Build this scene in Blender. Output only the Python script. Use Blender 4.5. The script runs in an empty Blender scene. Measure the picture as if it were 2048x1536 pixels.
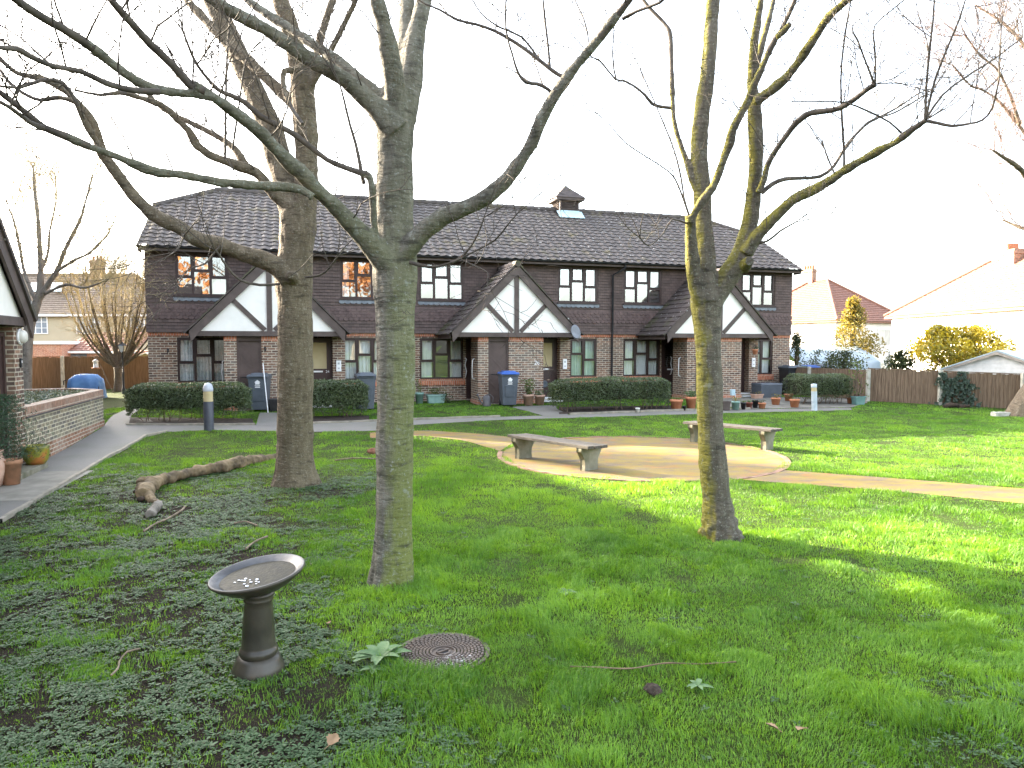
import bpy, bmesh, math, random
import numpy as np
from mathutils import Vector, Matrix, noise as mnoise
random.seed(7); rng = np.random.default_rng(7)
R = math.radians
sc = bpy.context.scene
col = sc.collection

# ------------------------------------------------------------------ camera, sky, sun, exposure
F, EZ = 1420.0, 2.1
PITCH = math.atan(78 / F)
cam = bpy.data.cameras.new('camera'); camo = bpy.data.objects.new('camera', cam); col.objects.link(camo)
cam.sensor_width = 36; cam.lens = 36 * F / 2048; cam.clip_end = 3000; cam.clip_start = 0.05
camo.location = (0, 0, EZ); camo.rotation_euler = (math.pi / 2 - PITCH, 0, 0)
sc.camera = camo
SUN_EL, SUN_AZ = R(20.5), R(-60.0)          # azimuth measured from +Y towards +X
w = bpy.data.worlds.new('World'); sc.world = w; w.use_nodes = True
nt = w.node_tree; nt.nodes.clear()
sky = nt.nodes.new('ShaderNodeTexSky'); sky.sky_type = 'NISHITA'; sky.sun_disc = False
sky.sun_elevation = SUN_EL; sky.sun_rotation = SUN_AZ; sky.air_density = 1.0; sky.dust_density = 4.0; sky.ozone_density = 0.6
bg = nt.nodes.new('ShaderNodeBackground'); bg.inputs[1].default_value = 0.15
wo = nt.nodes.new('ShaderNodeOutputWorld')
hs = nt.nodes.new('ShaderNodeHueSaturation'); hs.inputs['Saturation'].default_value = .55
nt.links.new(sky.outputs[0], hs.inputs['Color']); nt.links.new(hs.outputs[0], bg.inputs[0]); nt.links.new(bg.outputs[0], wo.inputs[0])
sl = bpy.data.lights.new('sun', 'SUN'); sl.energy = 4.4; sl.angle = R(0.55); sl.color = (1.0, 0.86, 0.66)
so = bpy.data.objects.new('sun', sl); col.objects.link(so)
SDIR = Vector((math.sin(SUN_AZ) * math.cos(SUN_EL), math.cos(SUN_AZ) * math.cos(SUN_EL), math.sin(SUN_EL)))
so.rotation_euler = SDIR.to_track_quat('Z', 'Y').to_euler(); so.location = SDIR * 60
sc.view_settings.view_transform = 'Standard'; sc.view_settings.look = 'None'
sc.view_settings.exposure = 3.2; sc.view_settings.gamma = 1
sc.render.engine = 'CYCLES'
sc.cycles.use_denoising = True
sc.cycles.max_bounces = 6; sc.cycles.transparent_max_bounces = 12
sc.cycles.diffuse_bounces = 3; sc.cycles.glossy_bounces = 3; sc.cycles.sample_clamp_indirect = 6

# ------------------------------------------------------------------ camera maths: pixel -> world point
FW = np.array([0, math.cos(PITCH), -math.sin(PITCH)]); UP = np.array([0, math.sin(PITCH), math.cos(PITCH)])
CP = np.array([0, 0, EZ])
TH = R(17); FD = np.array([math.cos(TH), math.sin(TH), 0]); FN = np.array([math.sin(TH), -math.cos(TH), 0])
A0 = np.array([-11.007, 21.5, 0.0])
def ray(px, py): return FW + np.array([1., 0, 0]) * (px - 1024) / F + UP * (768 - py) / F
def at(px, py, Y):
    d = ray(px, py); return CP + d * (Y / d[1])
def sstep(a, b, x):
    t = np.clip((np.asarray(x, float) - a) / (b - a), 0, 1); return t * t * (3 - 2 * t)
def gz(x, y):
    s = (np.asarray(x) - A0[0]) * FN[0] + (np.asarray(y) - A0[1]) * FN[1]
    return 0.2 * (1 - sstep(3.0, 9.0, s)) + 0.0
def gnd(px, py, dz=0.0):
    d = ray(px, py); t = (0 - EZ) / d[2]
    for _ in range(12):
        p = CP + d * t; t = (float(gz(p[0], p[1])) - EZ) / d[2]
    p = CP + d * t; p[2] += dz; return p
def wid(npx, Y): return npx * Y / F

# ------------------------------------------------------------------ mesh helpers
class MB:
    def __init__(s): s.V = []; s.F = []; s.S = []
    def add(s, vs, fs, smooth=False, M=None):
        b = len(s.V)
        for v in vs:
            v = Vector(v)
            if M is not None: v = M @ v
            s.V.append(tuple(v))
        for f in fs: s.F.append(tuple(i + b for i in f)); s.S.append(smooth)
        return s
    def box(s, x0, y0, z0, x1, y1, z1, M=None):
        return s.add([(x0,y0,z0),(x1,y0,z0),(x1,y1,z0),(x0,y1,z0),(x0,y0,z1),(x1,y0,z1),(x1,y1,z1),(x0,y1,z1)],
              [(0,3,2,1),(4,5,6,7),(0,1,5,4),(1,2,6,5),(2,3,7,6),(3,0,4,7)], False, M)
    def frustum(s, wx0, wy0, z0, wx1, wy1, z1, cx=0, cy=0, cx1=None, cy1=None, M=None):
        cx1 = cx if cx1 is None else cx1; cy1 = cy if cy1 is None else cy1
        v = [(cx-wx0/2,cy-wy0/2,z0),(cx+wx0/2,cy-wy0/2,z0),(cx+wx0/2,cy+wy0/2,z0),(cx-wx0/2,cy+wy0/2,z0),
             (cx1-wx1/2,cy1-wy1/2,z1),(cx1+wx1/2,cy1-wy1/2,z1),(cx1+wx1/2,cy1+wy1/2,z1),(cx1-wx1/2,cy1+wy1/2,z1)]
        return s.add(v, [(0,3,2,1),(4,5,6,7),(0,1,5,4),(1,2,6,5),(2,3,7,6),(3,0,4,7)], False, M)
    def prism(s, poly, ext, M=None):      # poly: 3D points, ext: extrusion vector
        n = len(poly); e = Vector(ext); p = [Vector(q) for q in poly]
        nn = sum(((p[i] - p[0]).cross(p[(i + 1) % n] - p[0]) for i in range(n)), Vector())
        if nn.dot(e) > 0: p = p[::-1]
        vs = p + [q + e for q in p]
        fs = [tuple(range(n)), tuple(range(2 * n - 1, n - 1, -1))] + [(i, i + n, (i + 1) % n + n, (i + 1) % n) for i in range(n)]
        fs = [fs[0], fs[1]] + [tuple(reversed(f)) for f in fs[2:]]
        return s.add(vs, [tuple(f) for f in fs], False, M)
    def bar(s, a, b, w, t, up=(0, 0, 1)):  # rectangular bar between two points
        a, b = Vector(a), Vector(b); d = (b - a).normalized(); u = Vector(up); sd = d.cross(u).normalized(); uu = sd.cross(d)
        q = [a + sd * (w/2) * i + uu * (t/2) * j for i, j in ((-1,-1),(1,-1),(1,1),(-1,1))]
        return s.prism(q, b - a)
    def tube(s, pts, rad, n=8, caps=True, M=None):
        P = [Vector(p) for p in pts]; k = len(P)
        if not hasattr(rad, '__len__'): rad = [rad] * k
        t0 = (P[1] - P[0]).normalized(); nn = t0.orthogonal().normalized(); vs = []
        for i in range(k):
            t = (P[min(i + 1, k - 1)] - P[max(i - 1, 0)])
            t = t.normalized() if t.length > 1e-9 else t0
            nn = (nn - t * nn.dot(t)); nn = nn.normalized() if nn.length > 1e-6 else t.orthogonal().normalized()
            bb = t.cross(nn)
            for j in range(n):
                a = 2 * math.pi * j / n; vs.append(P[i] + (nn * math.cos(a) + bb * math.sin(a)) * rad[i])
        fs = [(i*n + j, i*n + (j+1) % n, (i+1)*n + (j+1) % n, (i+1)*n + j) for i in range(k - 1) for j in range(n)]
        s.add(vs, fs, True, M)
        if caps: s.add([vs[j] for j in range(n)][::-1] + [vs[(k-1)*n + j] for j in range(n)], [tuple(range(n)), tuple(range(n, 2*n))], False, M)
        return s
    def lathe(s, prof, n=32, M=None, smooth=True, ang=2*math.pi):
        vs = [(r * math.cos(2*math.pi*j/n), r * math.sin(2*math.pi*j/n), z) for r, z in prof for j in range(n)]
        fs = [(i*n + j, i*n + (j+1) % n, (i+1)*n + (j+1) % n, (i+1)*n + j) for i in range(len(prof) - 1) for j in range(n)]
        return s.add(vs, fs, smooth, M)
    def ball(s, c, r, n=12, sz=1.0, M=None):
        prof = [(max(r * math.sin(math.pi * i / 8), 1e-4), c[2] - r * sz * math.cos(math.pi * i / 8)) for i in range(9)]
        return s.lathe(prof, n, (M or Matrix()) @ Matrix.Translation((c[0], c[1], 0)))
    def build(s, name, m, parent=None, bevel=0.0, uvrot=False):
        me = bpy.data.meshes.new(name); me.from_pydata(s.V, [], s.F); me.update()
        me.polygons.foreach_set('use_smooth', s.S)
        uv = me.uv_layers.new(name='UVMap'); nl = len(me.loops)
        co = np.zeros(len(me.vertices) * 3); me.vertices.foreach_get('co', co); co = co.reshape(-1, 3)
        li = np.zeros(nl, int); me.loops.foreach_get('vertex_index', li)
        nr = np.zeros(len(me.polygons) * 3); me.polygons.foreach_get('normal', nr); nr = np.abs(nr.reshape(-1, 3))
        lt = np.zeros(len(me.polygons), int); me.polygons.foreach_get('loop_total', lt)
        ln = np.repeat(nr, lt, axis=0); c = co[li]
        ax = np.argmax(ln, axis=1)
        u = np.where(ax == 0, c[:, 1], c[:, 0]); v = np.where(ax == 2, c[:, 1], c[:, 2])
        if uvrot: u, v = v, u
        uv.data.foreach_set('uv', np.stack([u, v], 1).ravel())
        me.materials.append(m)
        o = bpy.data.objects.new(name, me); col.objects.link(o)
        if parent: o.parent = parent
        if bevel:
            b = o.modifiers.new('bevel', 'BEVEL'); b.width = bevel; b.segments = 2; b.limit_method = 'ANGLE'; b.angle_limit = R(40)
        return o
def np_mesh(name, V, faces, m, parent=None, tint=None, smooth=False):
    """faces: int array (n,k) of equal-sized faces, or list of such arrays"""
    if not isinstance(faces, list): faces = [faces]
    me = bpy.data.meshes.new(name); me.vertices.add(len(V)); me.vertices.foreach_set('co', np.ascontiguousarray(V, dtype=np.float32).ravel())
    tot = np.concatenate([np.full(len(f), f.shape[1]) for f in faces]); loops = np.concatenate([f.ravel() for f in faces])
    me.loops.add(len(loops)); me.loops.foreach_set('vertex_index', loops.astype(np.int32))
    me.polygons.add(len(tot)); st = np.concatenate([[0], np.cumsum(tot)[:-1]])
    me.polygons.foreach_set('loop_start', st.astype(np.int32))
    me.update(calc_edges=True)
    if smooth: me.polygons.foreach_set('use_smooth', np.ones(len(tot), bool))
    if tint is not None:
        a = me.attributes.new('tint', 'FLOAT', 'POINT'); a.data.foreach_set('value', np.asarray(tint, np.float32))
    me.materials.append(m)
    o = bpy.data.objects.new(name, me); col.objects.link(o)
    if parent: o.parent = parent
    return o
def tag(o, label=None, cat=None, group=None, kind=None):
    if label: o['label'] = label
    if cat: o['category'] = cat
    if group: o['group'] = group
    if kind: o['kind'] = kind
    return o
def empty(name, loc=(0, 0, 0), rz=0.0, label=None, cat=None, group=None):
    o = bpy.data.objects.new(name, None); col.objects.link(o); o.location = tuple(loc); o.rotation_euler = (0, 0, rz); o.empty_display_size = .1
    return tag(o, label, cat, group)
def copy_tree(o, parent=None):
    c = o.copy(); col.objects.link(c)
    if parent: c.parent = parent
    for ch in [q for q in bpy.data.objects if q.parent == o]: copy_tree(ch, c)
    return c

# ------------------------------------------------------------------ materials
def mnew(name):
    m = bpy.data.materials.new(name); m.use_nodes = True; t = m.node_tree; b = t.nodes['Principled BSDF']; return m, t, b
def nd(t, typ, **kw):
    n = t.nodes.new(typ)
    for k, v in kw.items(): setattr(n, k, v)
    return n
def lk(t, a, b): t.links.new(a, b)
def coords(t, what='Object', scale=(1, 1, 1)):
    c = nd(t, 'ShaderNodeTexCoord'); mp = nd(t, 'ShaderNodeMapping'); mp.inputs['Scale'].default_value = scale
    lk(t, c.outputs[what], mp.inputs[0]); return mp.outputs[0]
def noi(t, vec, scale, detail=4, rough=.55):
    n = nd(t, 'ShaderNodeTexNoise'); n.inputs['Scale'].default_value = scale; n.inputs['Detail'].default_value = detail; n.inputs['Roughness'].default_value = rough
    lk(t, vec, n.inputs['Vector']); return n.outputs['Fac']
def ramp(t, fac, stops):
    r = nd(t, 'ShaderNodeValToRGB'); e = r.color_ramp.elements
    while len(e) < len(stops): e.new(.5)
    for q, (p, c) in zip(e, stops):
        q.position = p; q.color = (c, c, c, 1) if not hasattr(c, '__len__') else (*c, 1)
    lk(t, fac, r.inputs[0]); return r.outputs[0]
def mix(t, fac, a, b, mode='MIX'):
    m = nd(t, 'ShaderNodeMix', data_type='RGBA', blend_type=mode)
    for sck, v in ((m.inputs[0], fac), (m.inputs[6], a), (m.inputs[7], b)):
        if hasattr(v, 'is_linked') or hasattr(v, 'links'): lk(t, v, sck)
        elif hasattr(v, '__len__'): sck.default_value = (*v, 1)
        else: sck.default_value = v
    return m.outputs[2]
def bump(t, b, h, strength=.4, dist=.01):
    n = nd(t, 'ShaderNodeBump'); n.inputs['Strength'].default_value = strength; n.inputs['Distance'].default_value = dist
    lk(t, h, n.inputs['Height']); lk(t, n.outputs[0], b.inputs['Normal'])
def mottled(name, c1, c2, scale=6, rough=.8, bstr=.3, bscale=40, stretch=(1, 1, 1), spec=.3, metal=0, lo=.35, hi=.65):
    m, t, b = mnew(name); v = coords(t, 'Object', stretch)
    lk(t, ramp(t, noi(t, v, scale, 6), [(lo, c1), (hi, c2)]), b.inputs['Base Color'])
    b.inputs['Roughness'].default_value = rough; b.inputs['Specular IOR Level'].default_value = spec; b.inputs['Metallic'].default_value = metal
    if bstr: bump(t, b, noi(t, v, bscale, 4), bstr, .006)
    return m
def brick_mat(name, c1, c2, mortar, bw=.225, rh=.075, ms=.011, stain=(.5, .5, .42), stain_amt=.35):
    m, t, b = mnew(name); v = coords(t, 'UV')
    br = nd(t, 'ShaderNodeTexBrick'); lk(t, v, br.inputs['Vector'])
    for k, val in (('Scale', 1.0), ('Mortar Size', ms), ('Mortar Smooth', .15), ('Bias', 0.0), ('Brick Width', bw), ('Row Height', rh)): br.inputs[k].default_value = val
    br.inputs['Color1'].default_value = (*c1, 1); br.inputs['Color2'].default_value = (*c2, 1); br.inputs['Mortar'].default_value = (*mortar, 1)
    n1 = noi(t, v, 9, 5); n2 = noi(t, v, .9, 3)
    c = mix(t, .75, br.outputs['Color'], ramp(t, n1, [(.3, .55), (.7, 1.35)]), 'MULTIPLY')
    mx = nd(t, 'ShaderNodeMath', operation='MULTIPLY'); lk(t, ramp(t, n2, [(.45, 0.0), (.75, 1.0)]), mx.inputs[0]); mx.inputs[1].default_value = stain_amt
    c = mix(t, mx.outputs[0], c, stain)
    lk(t, c, b.inputs['Base Color']); b.inputs['Roughness'].default_value = .9; b.inputs['Specular IOR Level'].default_value = .2
    inv = nd(t, 'ShaderNodeMath', operation='SUBTRACT'); inv.inputs[0].default_value = 1; lk(t, br.outputs['Fac'], inv.inputs[1])
    bump(t, b, inv.outputs[0], .6, .008)
    return m
def leaf_mat(name, c1, c2, trans=.35, rough=.5, tintattr=True, spec=.4):
    m, t, b = mnew(name)
    if tintattr:
        a = nd(t, 'ShaderNodeAttribute', attribute_name='tint'); f = a.outputs['Fac']
    else: f = noi(t, coords(t), 8)
    cc = ramp(t, f, [(0.0, c1), (1.0, c2)])
    lk(t, cc, b.inputs['Base Color']); b.inputs['Roughness'].default_value = rough; b.inputs['Specular IOR Level'].default_value = spec
    tr = nd(t, 'ShaderNodeBsdfTranslucent'); lk(t, mix(t, 1.0, cc, (1.6, 1.3, .5), 'MULTIPLY'), tr.inputs[0])
    ms = nd(t, 'ShaderNodeMixShader'); ms.inputs[0].default_value = trans
    lk(t, b.outputs[0], ms.inputs[1]); lk(t, tr.outputs[0], ms.inputs[2]); lk(t, ms.outputs[0], t.nodes['Material Output'].inputs[0])
    return m
def glass_mat(name, refl=.3):
    m, t, b = mnew(name); t.nodes.remove(b)
    g = nd(t, 'ShaderNodeBsdfGlossy'); g.inputs['Roughness'].default_value = .01; g.inputs['Color'].default_value = (.9, .93, .95, 1)
    tr = nd(t, 'ShaderNodeBsdfTransparent'); tr.inputs[0].default_value = (.88, .92, .92, 1)
    v = coords(t); bp = nd(t, 'ShaderNodeBump'); bp.inputs['Strength'].default_value = .02; bp.inputs['Distance'].default_value = .05
    lk(t, noi(t, v, 1.6, 2), bp.inputs['Height']); lk(t, bp.outputs[0], g.inputs['Normal'])
    ms = nd(t, 'ShaderNodeMixShader'); ms.inputs[0].default_value = refl
    lk(t, tr.outputs[0], ms.inputs[1]); lk(t, g.outputs[0], ms.inputs[2]); lk(t, ms.outputs[0], t.nodes['Material Output'].inputs[0])
    return m
def bark_mat(name, base1, base2, algae, lichen, algae_dir=(1, 0, 0), algae_amt=.8, algae_top=4.0, algae_up=.15):
    m, t, b = mnew(name); v = coords(t); vs = coords(t, 'Object', (1, 1, .28)); vh = coords(t, 'Object', (1, 1, 3.2))
    c = ramp(t, noi(t, vs, 9, 8, .65), [(.3, base1), (.7, base2)])
    n = nd(t, 'ShaderNodeNewGeometry'); dt = nd(t, 'ShaderNodeVectorMath', operation='DOT_PRODUCT'); dt.inputs[1].default_value = algae_dir; lk(t, n.outputs['Normal'], dt.inputs[0])
    ad = nd(t, 'ShaderNodeMath', operation='ADD'); lk(t, dt.outputs['Value'], ad.inputs[0]); lk(t, ramp(t, noi(t, v, 3.5, 6), [(.25, -.9), (.75, .9)]), ad.inputs[1])
    al = ramp(t, ad.outputs[0], [(.20, 0.0), (.85, 1.0)])
    am = nd(t, 'ShaderNodeMath', operation='MULTIPLY'); lk(t, al, am.inputs[0]); am.inputs[1].default_value = algae_amt
    sp_ = nd(t, 'ShaderNodeSeparateXYZ'); lk(t, v, sp_.inputs[0]); hm = nd(t, 'ShaderNodeMapRange'); hm.inputs[1].default_value = .3; hm.inputs[2].default_value = algae_top; hm.inputs[3].default_value = 1.0; hm.inputs[4].default_value = algae_up; lk(t, sp_.outputs[2], hm.inputs[0]); m3 = nd(t, 'ShaderNodeMath', operation='MULTIPLY'); lk(t, am.outputs[0], m3.inputs[0]); lk(t, hm.outputs[0], m3.inputs[1]); am = m3
    c = mix(t, am.outputs[0], c, algae)
    c = mix(t, ramp(t, noi(t, v, 7, 7, .72), [(.60, 0.0), (.66, .55)]), c, lichen)
    c = mix(t, ramp(t, noi(t, v, 4.3, 6, .7), [(.60, 0.0), (.68, .5)]), c, tuple(q * .45 for q in base1))
    c = mix(t, ramp(t, noi(t, v, 38, 5, .7), [(.57, 0.0), (.66, .8)]), c, lichen)
    c = mix(t, ramp(t, noi(t, vh, 5, 6, .6), [(.55, 0.0), (.68, .7)]), c, tuple(q * .4 for q in base1))
    lk(t, c, b.inputs['Base Color']); b.inputs['Roughness'].default_value = .9; b.inputs['Specular IOR Level'].default_value = .2
    ad2 = nd(t, 'ShaderNodeMath', operation='ADD'); lk(t, noi(t, vs, 22, 8, .7), ad2.inputs[0]); lk(t, noi(t, vh, 12, 4), ad2.inputs[1])
    bump(t, b, ad2.outputs[0], .8, .03)
    return m
def roof_mat(name, c1, c2, moss, moss_lo=.58, lich=True):
    m, t, b = mnew(name); v = coords(t)
    c = ramp(t, noi(t, v, 5, 6), [(.3, c1), (.7, c2)])
    c = mix(t, ramp(t, noi(t, v, 1.3, 8, .7), [(moss_lo, 0.0), (moss_lo + .14, .75)]), c, moss)
    if lich:
        vo = nd(t, 'ShaderNodeTexVoronoi'); vo.inputs['Scale'].default_value = 4.5; lk(t, v, vo.inputs['Vector'])
        c = mix(t, ramp(t, vo.outputs['Distance'], [(.10, .8), (.16, 0.0)]), c, (.42, .42, .40))
    lk(t, c, b.inputs['Base Color']); b.inputs['Roughness'].default_value = .75; b.inputs['Specular IOR Level'].default_value = .35
    bump(t, b, noi(t, v, 60, 4), .3, .006)
    return m
BR = brick_mat('brown_brick', (.085, .054, .046), (.245, .135, .088), (.43, .38, .30), stain_amt=.18)
BRL = brick_mat('yellow_brick', (.26, .215, .14), (.12, .105, .095), (.47, .42, .31), stain=(.30, .32, .20), stain_amt=.3)
RED = brick_mat('red_soldier_brick', (.42, .13, .07), (.50, .19, .10), (.44, .33, .26), bw=.075, rh=.225, ms=.008, stain_amt=.15)
REDP = brick_mat('red_plinth_brick', (.42, .14, .08), (.50, .20, .11), (.44, .33, .26), stain_amt=.2)
def tile_hang():
    m, t, b = mnew('hung_tile'); v = coords(t, 'UV'); vo = coords(t)
    br = nd(t, 'ShaderNodeTexBrick'); lk(t, v, br.inputs['Vector'])
    for k, val in (('Scale', 1.0), ('Mortar Size', .003), ('Mortar Smooth', .2), ('Bias', 0.0), ('Brick Width', .165), ('Row Height', .1)): br.inputs[k].default_value = val
    br.inputs['Color1'].default_value = (.080, .056, .048, 1); br.inputs['Color2'].default_value = (.112, .079, .068, 1); br.inputs['Mortar'].default_value = (.02, .015, .014, 1)
    c = mix(t, .8, br.outputs['Color'], ramp(t, noi(t, vo, 3, 6), [(.3, .75), (.7, 1.25)]), 'MULTIPLY')
    lk(t, c, b.inputs['Base Color']); b.inputs['Roughness'].default_value = .7; b.inputs['Specular IOR Level'].default_value = .3
    bump(t, b, noi(t, vo, 45, 4), .25, .005); return m
TILEH = tile_hang()
TILES = mottled('scalloped_tile', (.082, .055, .050), (.128, .087, .078), 7, .7, .3, 45)
ROOF = roof_mat('concrete_roof_tile', (.052, .045, .042), (.110, .092, .083), (.12, .10, .035), .55)
PROOF = roof_mat('porch_roof_tile', (.045, .036, .034), (.09, .07, .062), (.075, .080, .03), .52)
TIMB = mottled('brown_stained_timber', (.070, .052, .046), (.105, .080, .070), 4, .6, .2, 60, (1, 1, 1))
FRAME = mottled('dark_brown_frame', (.035, .020, .018), (.05, .03, .026), 3, .45, 0)
DOOR = mottled('dark_brown_door', (.045, .026, .024), (.06, .036, .032), 3, .4, .05)
SDOOR = mottled('store_door_paint', (.072, .050, .043), (.095, .067, .058), 3, .55, .1)
WHITE = mottled('white_render', (.74, .715, .66), (.83, .805, .75), 2, .85, .15, 120)
GLASS = glass_mat('window_glass', .30); GLASSG = glass_mat('ground_window_glass', .2)
def lace():
    m, t, b = mnew('net_curtain'); v = coords(t, 'UV')
    wv = nd(t, 'ShaderNodeTexWave'); wv.inputs['Scale'].default_value = 3.2; wv.inputs['Distortion'].default_value = 2.5; wv.inputs['Detail'].default_value = 2; lk(t, v, wv.inputs[0])
    vo = nd(t, 'ShaderNodeTexVoronoi'); vo.inputs['Scale'].default_value = 13; lk(t, v, vo.inputs['Vector'])
    c = mix(t, .6, ramp(t, wv.outputs['Fac'], [(0.0, (.52, .54, .56)), (1.0, (.86, .86, .86))]), ramp(t, vo.outputs['Distance'], [(.15, .6), (.5, 1.1)]), 'MULTIPLY')
    lk(t, c, b.inputs['Base Color']); b.inputs['Roughness'].default_value = .9; return m
LACE = lace()
BLIND = mottled('cream_blind', (.44, .36, .20), (.50, .42, .25), 2, .8, .1)
ROOM = mottled('dim_interior', (.08, .065, .055), (.16, .12, .10), 1.2, .9, 0)
LEAD = mottled('lead_flashing', (.12, .135, .15), (.19, .21, .225), 8, .55, .1)
LEADB = mottled('pale_blue_flashing', (.42, .56, .62), (.5, .66, .72), 8, .6, .1)
BLACKP = mottled('black_plastic', (.015, .015, .017), (.028, .028, .03), 5, .4, 0)
WMET = mottled('white_painted_metal', (.72, .72, .72), (.8, .8, .8), 5, .35, 0)
STEEL = mottled('grey_metal', (.30, .32, .34), (.42, .44, .46), 9, .4, .05, metal=.4)
CONC = mottled('weathered_concrete', (.30, .29, .24), (.46, .44, .38), 7, .9, .5, 70)
CONCG = mottled('mossy_concrete', (.10, .10, .062), (.215, .20, .15), 4, .9, .5, 60)
WOODG = mottled('grey_weathered_plank', (.032, .029, .025), (.100, .089, .075), 6, .75, .5, 30, (1, 8, 8))
FENCE = mottled('fence_board', (.100, .066, .043), (.205, .142, .095), 3, .85, .4, 30, (14, 14, .8))
FENCEW = mottled('warm_fence_board', (.105, .066, .038), (.17, .112, .068), 3, .85, .4, 30, (14, 14, .8))
BING = mottled('grey_bin_plastic', (.075, .088, .105), (.095, .11, .13), 4, .45, .1, 90)
BINB = mottled('blue_bin_lid', (.03, .09, .32), (.04, .12, .40), 4, .4, 0)
TERRA = mottled('terracotta', (.40, .15, .075), (.52, .23, .13), 6, .8, .2)
TERRAP = mottled('pale_terracotta', (.46, .28, .20), (.56, .38, .29), 6, .8, .2)
GREENP = mottled('sage_plastic', (.16, .27, .24), (.22, .34, .30), 6, .5, 0)
SOIL = mottled('dark_soil', (.018, .013, .010), (.05, .036, .026), 14, .95, .8, 50)

# ------------------------------------------------------------------ setting: ground, paths, circle
def gl():
    a = np.concatenate([-np.geomspace(600, 22, 18), np.arange(-14, 24, .25), np.geomspace(26, 600, 18)]); return a
gx = gl(); gy = np.concatenate([-np.geomspace(300, 10, 10), np.arange(-1, 40, .25), np.geomspace(42, 900, 22)])
GX, GY = np.meshgrid(gx, gy); nx, ny = len(gx), len(gy)
GV = np.stack([GX.ravel(), GY.ravel(), gz(GX, GY).ravel()], 1)
ii = np.arange(nx * ny).reshape(ny, nx)
GFc = np.stack([ii[:-1, :-1].ravel(), ii[:-1, 1:].ravel(), ii[1:, 1:].ravel(), ii[1:, :-1].ravel()], 1)
def ground_mat():
    m, t, b = mnew('lawn_ground'); v = coords(t)
    c = ramp(t, noi(t, v, 7, 8, .7), [(.32, (.026, .019, .013)), (.5, (.040, .060, .014)), (.68, (.075, .145, .020))])
    c2 = ramp(t, noi(t, v, .55, 4), [(.3, (.03, .035, .014)), (.7, (.06, .10, .02))])
    c = mix(t, .5, c, c2)
    at_ = nd(t, 'ShaderNodeAttribute', attribute_name='bare'); cb = ramp(t, noi(t, v, 11, 8, .7), [(.30, (.014, .010, .008)), (.56, (.040, .030, .022)), (.70, (.045, .055, .016))])
    c = mix(t, at_.outputs['Fac'], c, cb); c = mix(t, .6, c, ramp(t, noi(t, v, 70, 6, .8), [(.35, .35), (.65, 1.5)]), 'MULTIPLY')
    lk(t, c, b.inputs['Base Color']); b.inputs['Roughness'].default_value = .95; b.inputs['Specular IOR Level'].default_value = .1
    bump(t, b, noi(t, v, 26, 8, .75), 1.0, .05); return m
LAWN = tag(np_mesh('lawn', GV, GFc, ground_mat(), smooth=True), kind='structure')
def asphalt():
    m, t, b = mnew('asphalt_path'); v = coords(t)
    c = ramp(t, noi(t, v, 130, 3, .8), [(.35, (.105, .100, .090)), (.65, (.18, .172, .155))])
    c = mix(t, ramp(t, noi(t, v, 1.1, 6), [(.45, 0.0), (.7, .5)]), c, (.095, .10, .065))
    lk(t, c, b.inputs['Base Color']); b.inputs['Roughness'].default_value = .8; bump(t, b, noi(t, v, 160, 2), .4, .004); return m
ASPH = asphalt()
def circ_mat():
    m, t, b = mnew('mossy_paving'); v = coords(t)
    c = ramp(t, noi(t, v, 60, 4, .8), [(.3, (.070, .052, .030)), (.7, (.160, .118, .070))])
    c = mix(t, ramp(t, noi(t, v, .9, 5, .6), [(.45, 0.0), (.6, .5)]), c, (.055, .042, .028))
    c = mix(t, ramp(t, noi(t, coords(t, 'Object', (.5, 1.6, 1)), 2.6, 8, .7), [(.43, 0.0), (.55, .95)]), c, (.165, .118, .010))
    c = mix(t, ramp(t, noi(t, v, 2.6, 6), [(.54, 0.0), (.68, .7)]), c, (.20, .085, .022))
    lk(t, c, b.inputs['Base Color']); b.inputs['Roughness'].default_value = .9; bump(t, b, noi(t, v, 110, 3), .5, .006); return m
CIRC = circ_mat()
def resample(P, step=.35):
    P = [np.asarray(p, float)[:2] for p in P]; out = []
    for a, b in zip(P[:-1], P[1:]):
        n = max(1, int(np.linalg.norm(b - a) / step)); out += [a + (b - a) * i / n for i in range(n)]
    return np.array(out + [P[-1]])
def resn(P, n):
    P = np.array([np.asarray(p, float)[:2] for p in P]); s = np.concatenate([[0], np.cumsum(np.linalg.norm(np.diff(P, axis=0), axis=1))])
    q = np.linspace(0, s[-1], n); return np.stack([np.interp(q, s, P[:, 0]), np.interp(q, s, P[:, 1])], 1)
POLYS = []      # no grass inside these
def strip(name, L, Rr, m, h, ncross=5, grass_free=True):
    n = max(8, int(max(np.linalg.norm(np.diff(np.array([p[:2] for p in L]), axis=0), axis=1).sum(), 1) / .3))
    a, b = resn(L, n), resn(Rr, n); V = []
    for k in range(ncross):
        q = a + (b - a) * k / (ncross - 1); V.append(np.column_stack([q, gz(q[:, 0], q[:, 1]) + h]))
    V = np.concatenate(V); I = np.arange(ncross * n).reshape(ncross, n)
    f = np.stack([I[:-1, :-1].ravel(), I[1:, :-1].ravel(), I[1:, 1:].ravel(), I[:-1, 1:].ravel()], 1)
    if grass_free: POLYS.append(np.concatenate([a, b[::-1]]))
    # make sure faces look up
    p = V[f[0]]; nz = np.cross(p[1] - p[0], p[2] - p[0])[2]
    if nz < 0: f = f[:, ::-1]
    return tag(np_mesh(name, V, f, m), kind='structure')
G = lambda *pts: [gnd(x, y) for x, y in pts]
main_top = G((200, 853), (253, 851), (400, 851), (510, 850.5), (619, 848), (754, 843), (830, 840), (1000, 834), (1140, 830), (1350, 822), (1500, 819), (1650, 816.5), (1700, 815.5))
main_bot = G((214, 872), (310, 866), (411, 860.5), (510, 862), (622, 864), (751, 862), (830, 850), (1000, 840), (1140, 836), (1350, 829.5), (1500, 825), (1650, 822), (1705, 820))
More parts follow.
